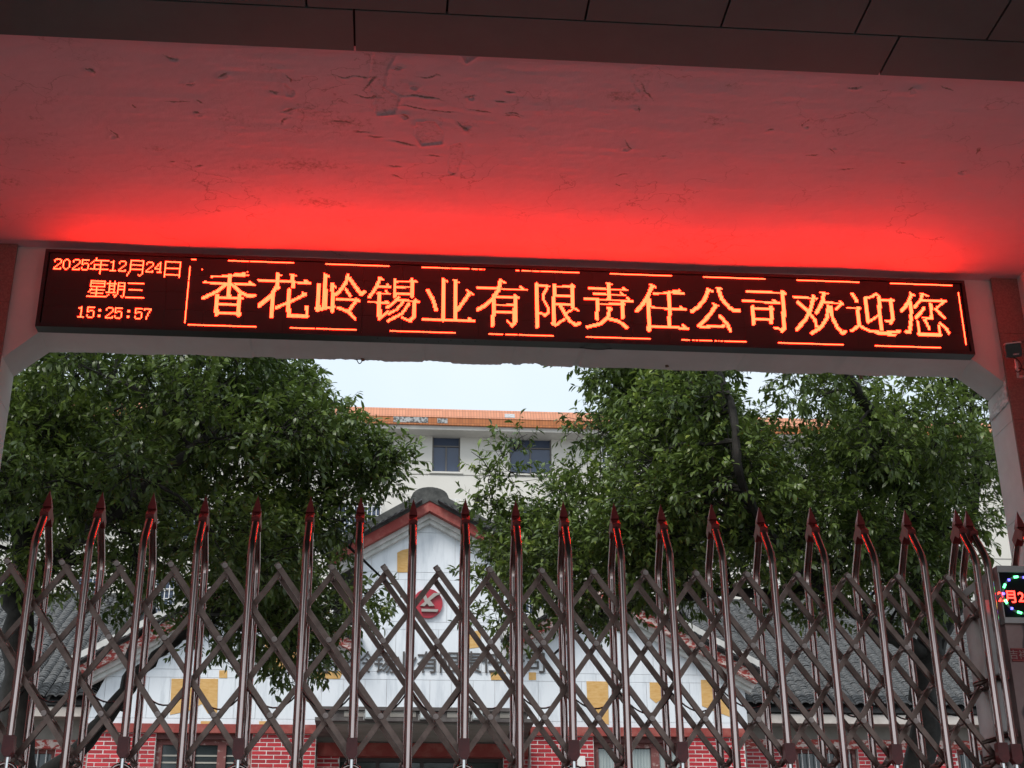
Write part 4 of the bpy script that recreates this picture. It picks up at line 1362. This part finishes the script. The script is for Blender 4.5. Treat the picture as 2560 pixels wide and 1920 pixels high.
# ================================================================== apartment block on the hill behind
YK = 52.0
render_m = mat("pale_render", (0.60, 0.575, 0.525), 0.85, col2=(0.67, 0.645, 0.60), scale=.35, bump=.2, bscale=3)
orange1 = mat("peach_parapet_tile", (0.72, 0.30, 0.16), 0.5)
orange2 = mat("orange_parapet_tile", (0.60, 0.19, 0.045), 0.5)
for m_, c1, c2 in ((orange1, (.60, .25, .14, 1), (.52, .205, .11, 1)), (orange2, (.50, .165, .045, 1), (.38, .115, .03, 1))):
    nn_, ll_ = m_.node_tree.nodes, m_.node_tree.links
    br = nn_.new("ShaderNodeTexBrick")
    br.inputs["Scale"].default_value = 1.0
    br.inputs["Brick Width"].default_value = .11
    br.inputs["Row Height"].default_value = .3
    br.inputs["Mortar Size"].default_value = .008
    br.offset = 0
    br.inputs["Color1"].default_value = c1
    br.inputs["Color2"].default_value = c2
    br.inputs["Mortar"].default_value = tuple(v * .45 for v in c1[:3]) + (1,)
    tcc = nn_.new("ShaderNodeTexCoord")
    mpp = nn_.new("ShaderNodeMapping")
    mpp.inputs["Rotation"].default_value = (math.radians(-90), 0, 0)
    ll_.new(tcc.outputs["Object"], mpp.inputs["Vector"])
    ll_.new(mpp.outputs[0], br.inputs["Vector"])
    ll_.new(br.outputs["Color"], nn_["Principled BSDF"].inputs["Base Color"])
kx = lambda px, py=1100: float(aty(px, py, YK)[0])
kz = lambda py, px=1116: float(aty(px, py, YK)[2])
BLK = thing("apartment_block", "pale rendered apartment block with orange tiled parapet rising above the office roof", "building", (kx(1200), YK, 2.0))
zt = kz(1080) + .08
wx0, wx1 = kx(-520), kx(3100)
zwt, zws = kz(1081), kz(1180)
storey = 2.95
pw = kx(1326) - kx(1116)
wins = []
for r_ in range(5):
    for c in range(-7, 9):
        xc = kx(1116) + pw * c
        hw = .54 if c % 2 == 0 else .82
        if wx0 + 1 < xc - hw and xc + hw < wx1 - 1:
            wins.append((r_, xc - hw, xc + hw, zws - storey * r_, zwt - storey * r_))
wall = MB()
ztop_, zbot_ = zt + .1, 2.0
for r_ in range(5):                                # wall strips between the windows of each storey
    rowi = sorted([q_ for q_ in wins if q_[0] == r_], key=lambda t: t[1])
    zA, zB = rowi[0][3], rowi[0][4]
    cur = wx0
    for _, a, b, _, _ in rowi:
        wall.box(cur, a, YK, YK + .3, zA, zB)
        cur = b
    wall.box(cur, wx1, YK, YK + .3, zA, zB)
    wall.box(wx0, wx1, YK, YK + .3, zB, zA + storey if r_ else ztop_)
wall.box(wx0, wx1, YK, YK + .3, zbot_, zws - storey * 4)
wall.obj("wall", render_m, BLK)
MB().box(wx0, wx1, YK + .31, YK + 11, zbot_, ztop_).obj("block_core", conc, BLK)
frm = mat("grey_window_frame", (.12, .11, .105), .5)
gl2 = mat("blue_grey_pane", (.055, .075, .125), .08, spec=.5)
whb = mat("white_grille", (.72, .72, .71), .5)
for r_, a, b, z0_, z1_ in wins:
    if r_ > 3:
        continue
    t = .055
    fm = MB()
    fm.box(a, b, YK + .1, YK + .17, z1_ - t, z1_).box(a, b, YK + .1, YK + .17, z0_, z0_ + t).box(a, a + t, YK + .1, YK + .17, z0_ + t, z1_ - t).box(b - t, b, YK + .1, YK + .17, z0_ + t, z1_ - t)
    zt_ = z1_ - (z1_ - z0_) * .33
    fm.box(a + t, b - t, YK + .1, YK + .17, zt_ - t / 2, zt_ + t / 2)
    xm_ = (a + b) / 2
    fm.box(xm_ - t / 2, xm_ + t / 2, YK + .1, YK + .17, z0_ + t, zt_ - t / 2)
    if b - a > 1.3:
        fm.box(xm_ - t / 2, xm_ + t / 2, YK + .1, YK + .17, zt_ + t / 2, z1_ - t)
    wn = fm.obj("window", frm, BLK)
    MB().box(a + t, b - t, YK + .145, YK + .15, z0_ + t, z1_ - t).obj("pane", gl2, wn)
    MB().box(a - .1, b + .1, YK - .06, YK - .001, z0_ - .07, z0_).obj("sill", render_m, wn)
    if r_ >= 1 or xm_ < kx(960) or xm_ > kx(1500):
        gr = MB()
        nb = int((b - a) / .16)
        for i in range(nb + 1):
            x = a + (b - a) * i / nb
            gr.box(x - .014, x + .014, YK - .36, YK - .332, z0_ - .05, z1_ + .1)
        for q_ in range(6):
            zz = z0_ - .05 + (z1_ - z0_ + .15) * q_ / 5
            gr.box(a - .02, b + .02, YK - .331, YK - .305, zz - .014, zz + .014)
            for x in (a, b):
                gr.box(x - .014, x + .014, YK - .304, YK - .061, zz - .014, zz + .014)
        gr.obj("security_grille", whb, wn)
for r_ in range(4):
    MB().box(wx0, wx1, YK - .012, YK - .001, zws - storey * r_ - .13, zws - storey * r_ - .10).obj("string_course", conc, BLK)
# dark water streaks below the sill
za_ = lambda py, Y: float(aty(1190, py, Y)[2])
zp0, zpm, zp1 = za_(1064, YK - .85), za_(1046, YK - .85), za_(1025, YK - .55)
MB().box(wx0, wx1, YK - .75, YK + .3, zp0 - .16, zp0 - .001).obj("eaves_slab", mat("eaves_render", (.50, .48, .45), .85, var=.12, scale=.8), BLK)
MB().box(wx0, wx1, YK - .85, YK - .6, zp0, zpm).obj("parapet_lower", orange2, BLK)
pp = MB()
pp.add([(wx0, YK - .87, zpm + .001), (wx1, YK - .87, zpm + .001), (wx1, YK - .55, zp1), (wx0, YK - .55, zp1), (wx0, YK + .2, zp1), (wx1, YK + .2, zp1), (wx1, YK + .2, zpm + .001), (wx0, YK + .2, zpm + .001)],
       [(0, 1, 2, 3), (3, 2, 5, 4), (4, 5, 6, 7), (0, 3, 4, 7), (1, 6, 5, 2), (0, 7, 6, 1)])
pp.obj("parapet_upper", orange1, BLK)
patch = mat("bare_mortar_patch", (.10, .10, .10), .9, col2=(.42, .42, .42), scale=9, lo=.45, hi=.55)
for a, b, t_, u_ in ((982, 1068, 1043.5, 1060), (1091, 1116, 1045, 1060)):
    MB().box(kx(a), kx(b), YK - .862, YK - .851, za_(u_, YK - .86), za_(t_ + 3, YK - .86)).obj("mortar_patch", patch, BLK)
for a, b in ((1258, 1283),):
    MB().add([(x_, YK - .87 + .32 * t_ - .012, zpm + (zp1 - zpm) * t_ + .006) for x_, t_ in ((kx(a), .15), (kx(b), .15), (kx(b), .6), (kx(a), .6))], [(0, 1, 2, 3)]).obj("mortar_patch", mat("pale_mortar", (.45, .45, .46), .9, var=.2, scale=9), BLK)

# ================================================================== trees
bark = mat("dark_bark", (0.011, 0.0095, 0.008), 0.9, col2=(0.03, 0.027, 0.024), scale=12, bump=.5, bscale=25)


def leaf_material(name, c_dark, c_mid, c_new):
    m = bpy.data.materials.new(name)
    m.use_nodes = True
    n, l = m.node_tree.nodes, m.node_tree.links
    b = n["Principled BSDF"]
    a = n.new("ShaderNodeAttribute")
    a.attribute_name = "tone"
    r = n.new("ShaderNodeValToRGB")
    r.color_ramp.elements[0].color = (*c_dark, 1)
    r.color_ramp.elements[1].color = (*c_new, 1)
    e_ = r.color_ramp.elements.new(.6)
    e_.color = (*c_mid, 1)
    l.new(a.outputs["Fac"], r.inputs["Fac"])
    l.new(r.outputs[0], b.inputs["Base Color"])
    b.inputs["Roughness"].default_value = .38
    b.inputs["Specular IOR Level"].default_value = .55
    tr = n.new("ShaderNodeBsdfTranslucent")
    mxs = n.new("ShaderNodeMixShader")
    mxs.inputs[0].default_value = .3
    l.new(r.outputs[0], tr.inputs["Color"])
    l.new(b.outputs[0], mxs.inputs[1])
    l.new(tr.outputs[0], mxs.inputs[2])
    l.new(mxs.outputs[0], n["Material Output"].inputs["Surface"])
    MATS[name] = m
    return m


leafm = leaf_material("evergreen_leaves", (.056, .094, .022), (.16, .23, .045), (.38, .46, .09))


def in_poly(px, py, poly):
    ins = np.zeros(len(px), bool)
    dist = np.full(len(px), 1e9)
    k = len(poly)
    for i in range(k):
        (x1, y1), (x2, y2) = poly[i], poly[(i + 1) % k]
        cond = (y1 > py) != (y2 > py)
        xi = (x2 - x1) * (py - y1) / (y2 - y1 + 1e-9) + x1
        ins ^= cond & (px < xi)
        t = np.clip(((px - x1) * (x2 - x1) + (py - y1) * (y2 - y1)) / ((x2 - x1) ** 2 + (y2 - y1) ** 2), 0, 1)
        dist = np.minimum(dist, np.hypot(px - x1 - t * (x2 - x1), py - y1 - t * (y2 - y1)))
    return ins, dist


def make_tree(name, label, Yt, limbs, sil, holes, n_clu, n_sprig, seed, thick=2.2, weight=None, extra=()):
    r = np.random.default_rng(seed)
    base = limbs[0][0]
    b0 = aty(base[0], base[1], Yt)
    T = thing(name, label, "tree", (b0[0], Yt, b0[2]))
    wood = MB()
    nodes = []
    for limb in limbs:                                   # limb: list of (px, py, dY, radius)
        pts, rad = [], []
        for (px, py, dy, ra) in limb:
            p_ = aty(px, py, Yt + dy)
            pts.append(Vector(p_))
            rad.append(ra)
        # resample smoothly with a little wobble
        P2, R2_ = [], []
        for i in range(len(pts) - 1):
            for t in np.linspace(0, 1, 5, endpoint=False):
                a0 = pts[max(i - 1, 0)]
                a3 = pts[min(i + 2, len(pts) - 1)]
                a1, a2 = pts[i], pts[i + 1]
                q_ = 0.5 * ((2 * a1) + (a2 - a0) * t + (2 * a0 - 5 * a1 + 4 * a2 - a3) * t * t + (-a0 + 3 * a1 - 3 * a2 + a3) * t ** 3)
                ra = rad[i] + (rad[i + 1] - rad[i]) * t
                P2.append(q_ + Vector(r.normal(0, ra * .18, 3)))
                R2_.append(ra * (1 + r.normal(0, .06)))
        P2.append(pts[-1])
        R2_.append(rad[-1])
        wood.tube(P2, R2_, 9 if rad[0] > .08 else 6)
        nodes += [(p_, ra) for p_, ra in zip(P2, R2_)]
    # leaf clusters inside the crown's outline, thicker in depth where the crown is wide
    sx = [p_[0] for p_ in sil]
    sy = [p_[1] for p_ in sil]
    C = []
    ppm = F_PX / (Yt * 1.0)
    while len(C) < n_clu:
        px, py = r.uniform(min(sx), max(sx), 400), r.uniform(min(sy), max(sy), 400)
        ins, dist = in_poly(px, py, sil)
        for h in holes:
            hi, _ = in_poly(px, py, h)
            ins &= ~hi
        ins &= dist > 48
        for a, b, d_, ok in zip(px, py, dist, ins):
            if ok and len(C) < n_clu and (weight is None or r.random() < weight(a, b)):
                dm = d_ / ppm
                hw = min(thick, .35 + 1.3 * dm)
                dy = r.uniform(-1, 1) * hw
                rad_ = min(r.uniform(.26, .5), dm * .8 + .08)
                C.append((aty(a, b, Yt + dy), rad_))
    for (px, py, dy, ra) in extra:
        C.append((aty(px, py, Yt + dy), ra))
    npos = np.array([p_[:] for p_, _ in nodes])
    for c, ra in C:                                     # a branch to every cluster
        dd = np.linalg.norm(npos - c, axis=1) + .3 * np.maximum(0, npos[:, 2] - c[2])
        k = int(np.argmin(dd))
        a = Vector(npos[k])
        c_ = Vector(c)
        mid = (a + c_) / 2 + Vector((r.normal(0, .08), r.normal(0, .08), .10 * (c_ - a).length))
        r0_ = min(nodes[k][1] * .6, .012 + .012 * (c_ - a).length)
        wood.tube([a, a.lerp(mid, .5) + Vector(r.normal(0, .03, 3)), mid, mid.lerp(c_, .5) + Vector(r.normal(0, .03, 3)), c_], [r0_, r0_ * .85, r0_ * .7, r0_ * .55, .006], 5, False)
        for _ in range(4):
            e_ = c_ + Vector(r.normal(0, ra * .55, 3))
            wood.tube([mid.lerp(c_, .6), (mid.lerp(c_, .6) + e_) / 2 + Vector(r.normal(0, .03, 3)), e_], [.008, .006, .003], 4, False)
    wood.obj("trunk", bark, T, True)
    # sprigs and leaves
    w_ = np.array([ra ** 2 for _, ra in C])
    which = r.choice(len(C), n_sprig, p=w_ / w_.sum())
    cc = np.array([c for c, _ in C])[which]
    cr = np.array([ra for _, ra in C])[which]
    dirs = r.normal(0, 1, (n_sprig, 3))
    dirs /= np.linalg.norm(dirs, axis=1)[:, None]
    rr3 = r.random(n_sprig) ** .45
    sp = cc + dirs * (cr * rr3)[:, None] * np.array([1.15, 1.15, .85])
    if holes:
        rel = sp - CAM
        zc_ = rel @ _fw
        ppx, ppy = 1280 + F_PX * (rel @ _R) / zc_, 960 - F_PX * (rel @ _U) / zc_
        keep = np.ones(n_sprig, bool)
        for h in holes:
            keep &= ~in_poly(ppx, ppy, h)[0]
        sp, dirs, rr3, which = sp[keep], dirs[keep], rr3[keep], which[keep]
        n_sprig = len(sp)
    sdir = dirs * .7 + r.normal(0, .45, (n_sprig, 3)) + np.array([0, 0, .25])
    sdir /= np.linalg.norm(sdir, axis=1)[:, None]
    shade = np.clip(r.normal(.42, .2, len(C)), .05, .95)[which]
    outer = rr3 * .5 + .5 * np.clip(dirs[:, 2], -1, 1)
    nl = 10
    N = n_sprig * nl
    slen = np.repeat(r.uniform(.14, .30, n_sprig), nl)
    tpos = np.tile(np.linspace(.15, 1.0, nl), n_sprig)
    D = np.repeat(sdir, nl, 0)
    base_ = np.repeat(sp, nl, 0) + D * (slen * tpos)[:, None]
    side = r.normal(0, 1, (N, 3))
    side -= D * (side * D).sum(1)[:, None]
    side /= np.linalg.norm(side, axis=1)[:, None]
    ld = D * (.35 + .5 * tpos)[:, None] + side * .85 + np.array([0, 0, -.38]) + r.normal(0, .12, (N, 3))
    ld /= np.linalg.norm(ld, axis=1)[:, None]
    up_ = np.array([0, 0, 1.0]) + r.normal(0, .45, (N, 3))
    wv_ = np.cross(ld, up_)
    wv_ /= np.linalg.norm(wv_, axis=1)[:, None] + 1e-9
    nv = np.cross(wv_, ld)
    L = r.uniform(.055, .12, N)[:, None]
    Wd = L * r.uniform(.30, .42, N)[:, None]
    v0 = base_
    va = base_ + ld * L * .30 + wv_ * Wd * .46 + nv * Wd * .10
    vb = base_ + ld * L * .30 - wv_ * Wd * .46 + nv * Wd * .10
    vc = base_ + ld * L * .68 + wv_ * Wd * .40 - nv * L * .03
    vd = base_ + ld * L * .68 - wv_ * Wd * .40 - nv * L * .03
    vt = base_ + ld * L - nv * L * .17
    VV = np.stack([v0, va, vb, vc, vd, vt], 1).reshape(-1, 3)
    ff = np.array([(0, 2, 1), (1, 2, 3), (2, 4, 3), (3, 4, 5)])
    FF = ((np.arange(N) * 6)[:, None, None] + ff[None]).reshape(-1, 3)
    me_ = bpy.data.meshes.new("crown")
    fast_mesh(me_, VV, FF)
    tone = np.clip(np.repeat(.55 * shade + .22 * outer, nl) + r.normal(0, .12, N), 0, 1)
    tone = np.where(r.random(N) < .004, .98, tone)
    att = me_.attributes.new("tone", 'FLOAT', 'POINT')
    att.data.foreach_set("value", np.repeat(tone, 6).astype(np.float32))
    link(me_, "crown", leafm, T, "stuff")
    # twigs
    tw = np.stack([sp - sdir * .08, sp + sdir * (slen.reshape(-1, nl)[:, 0])[:, None]], 1)
    q_ = np.cross(sdir, np.array([.3, .5, .8]))
    q_ /= np.linalg.norm(q_, axis=1)[:, None]
    q2 = np.cross(sdir, q_)
    V3 = []
    for an_ in (0, 2.09, 4.19):
        o_ = q_ * math.cos(an_) + q2 * math.sin(an_)
        V3 += [tw[:, 0] + o_ * .0035, tw[:, 1] + o_ * .0015]
    V3 = np.stack(V3, 1).reshape(-1, 3)
    f3 = np.array([(0, 1, 3, 2), (2, 3, 5, 4), (4, 5, 1, 0)])
    me_ = bpy.data.meshes.new("twigs")
    fast_mesh(me_, V3, ((np.arange(n_sprig) * 6)[:, None, None] + f3[None]).reshape(-1, 4))
    link(me_, "twigs", bark, T, "stuff")
    return T


SIL_L = [(-260, 640), (640, 640), (745, 800), (735, 880), (800, 960), (870, 1020), (950, 1060), (1032, 1130), (1010, 1180), (1030, 1235), (985, 1290), (905, 1310), (930, 1370), (1000, 1430), (990, 1500), (955, 1560), (880, 1590), (860, 1680), (720, 1740), (620, 1690), (480, 1660), (420, 1620), (330, 1560), (200, 1550), (90, 1540), (-100, 1540), (-260, 1450)]


def wl(x, y):
    if y > 1540:
        return .8
    if y < 960 and 250 < x < 560:
        return .6
    if x < 520 and y > 1330:
        return .35
    if x < 450 and y > 1200:
        return .7
    return 1.0


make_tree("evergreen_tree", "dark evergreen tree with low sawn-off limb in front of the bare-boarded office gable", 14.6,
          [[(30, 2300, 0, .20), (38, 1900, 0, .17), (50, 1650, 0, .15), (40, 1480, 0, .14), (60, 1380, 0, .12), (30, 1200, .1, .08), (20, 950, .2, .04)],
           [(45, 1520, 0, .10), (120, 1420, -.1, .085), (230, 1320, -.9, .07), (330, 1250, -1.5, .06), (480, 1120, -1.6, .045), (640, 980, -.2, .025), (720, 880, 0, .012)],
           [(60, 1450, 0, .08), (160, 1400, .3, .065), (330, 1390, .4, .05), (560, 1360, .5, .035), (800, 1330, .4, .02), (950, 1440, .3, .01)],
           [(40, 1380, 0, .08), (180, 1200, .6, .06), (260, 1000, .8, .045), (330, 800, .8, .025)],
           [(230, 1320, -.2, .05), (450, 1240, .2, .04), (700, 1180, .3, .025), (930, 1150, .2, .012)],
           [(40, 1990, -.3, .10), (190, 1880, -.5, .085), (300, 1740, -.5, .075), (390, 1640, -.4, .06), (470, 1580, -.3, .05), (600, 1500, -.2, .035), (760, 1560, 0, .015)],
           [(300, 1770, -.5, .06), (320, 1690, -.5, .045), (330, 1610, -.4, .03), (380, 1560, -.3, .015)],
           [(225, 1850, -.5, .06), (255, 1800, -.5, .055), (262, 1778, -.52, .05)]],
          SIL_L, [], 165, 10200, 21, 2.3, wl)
SIL_R = [(1425, 900), (1470, 640), (2620, 600), (2720, 1000), (2490, 1240), (2490, 1500), (2380, 1600), (2200, 1570), (1960, 1570), (1800, 1540), (1620, 1570), (1530, 1560), (1490, 1620), (1450, 1720), (1330, 1730), (1250, 1670), (1200, 1560), (1170, 1450), (1200, 1320), (1300, 1240), (1400, 1130), (1440, 1060), (1450, 980)]


def wr(x, y):
    if y < 1060 and x > 1780:
        return .4
    if 1500 < x < 2400 and y > 1400:
        return .4
    if x < 1500 and y > 1550:
        return .6
    return 1.0


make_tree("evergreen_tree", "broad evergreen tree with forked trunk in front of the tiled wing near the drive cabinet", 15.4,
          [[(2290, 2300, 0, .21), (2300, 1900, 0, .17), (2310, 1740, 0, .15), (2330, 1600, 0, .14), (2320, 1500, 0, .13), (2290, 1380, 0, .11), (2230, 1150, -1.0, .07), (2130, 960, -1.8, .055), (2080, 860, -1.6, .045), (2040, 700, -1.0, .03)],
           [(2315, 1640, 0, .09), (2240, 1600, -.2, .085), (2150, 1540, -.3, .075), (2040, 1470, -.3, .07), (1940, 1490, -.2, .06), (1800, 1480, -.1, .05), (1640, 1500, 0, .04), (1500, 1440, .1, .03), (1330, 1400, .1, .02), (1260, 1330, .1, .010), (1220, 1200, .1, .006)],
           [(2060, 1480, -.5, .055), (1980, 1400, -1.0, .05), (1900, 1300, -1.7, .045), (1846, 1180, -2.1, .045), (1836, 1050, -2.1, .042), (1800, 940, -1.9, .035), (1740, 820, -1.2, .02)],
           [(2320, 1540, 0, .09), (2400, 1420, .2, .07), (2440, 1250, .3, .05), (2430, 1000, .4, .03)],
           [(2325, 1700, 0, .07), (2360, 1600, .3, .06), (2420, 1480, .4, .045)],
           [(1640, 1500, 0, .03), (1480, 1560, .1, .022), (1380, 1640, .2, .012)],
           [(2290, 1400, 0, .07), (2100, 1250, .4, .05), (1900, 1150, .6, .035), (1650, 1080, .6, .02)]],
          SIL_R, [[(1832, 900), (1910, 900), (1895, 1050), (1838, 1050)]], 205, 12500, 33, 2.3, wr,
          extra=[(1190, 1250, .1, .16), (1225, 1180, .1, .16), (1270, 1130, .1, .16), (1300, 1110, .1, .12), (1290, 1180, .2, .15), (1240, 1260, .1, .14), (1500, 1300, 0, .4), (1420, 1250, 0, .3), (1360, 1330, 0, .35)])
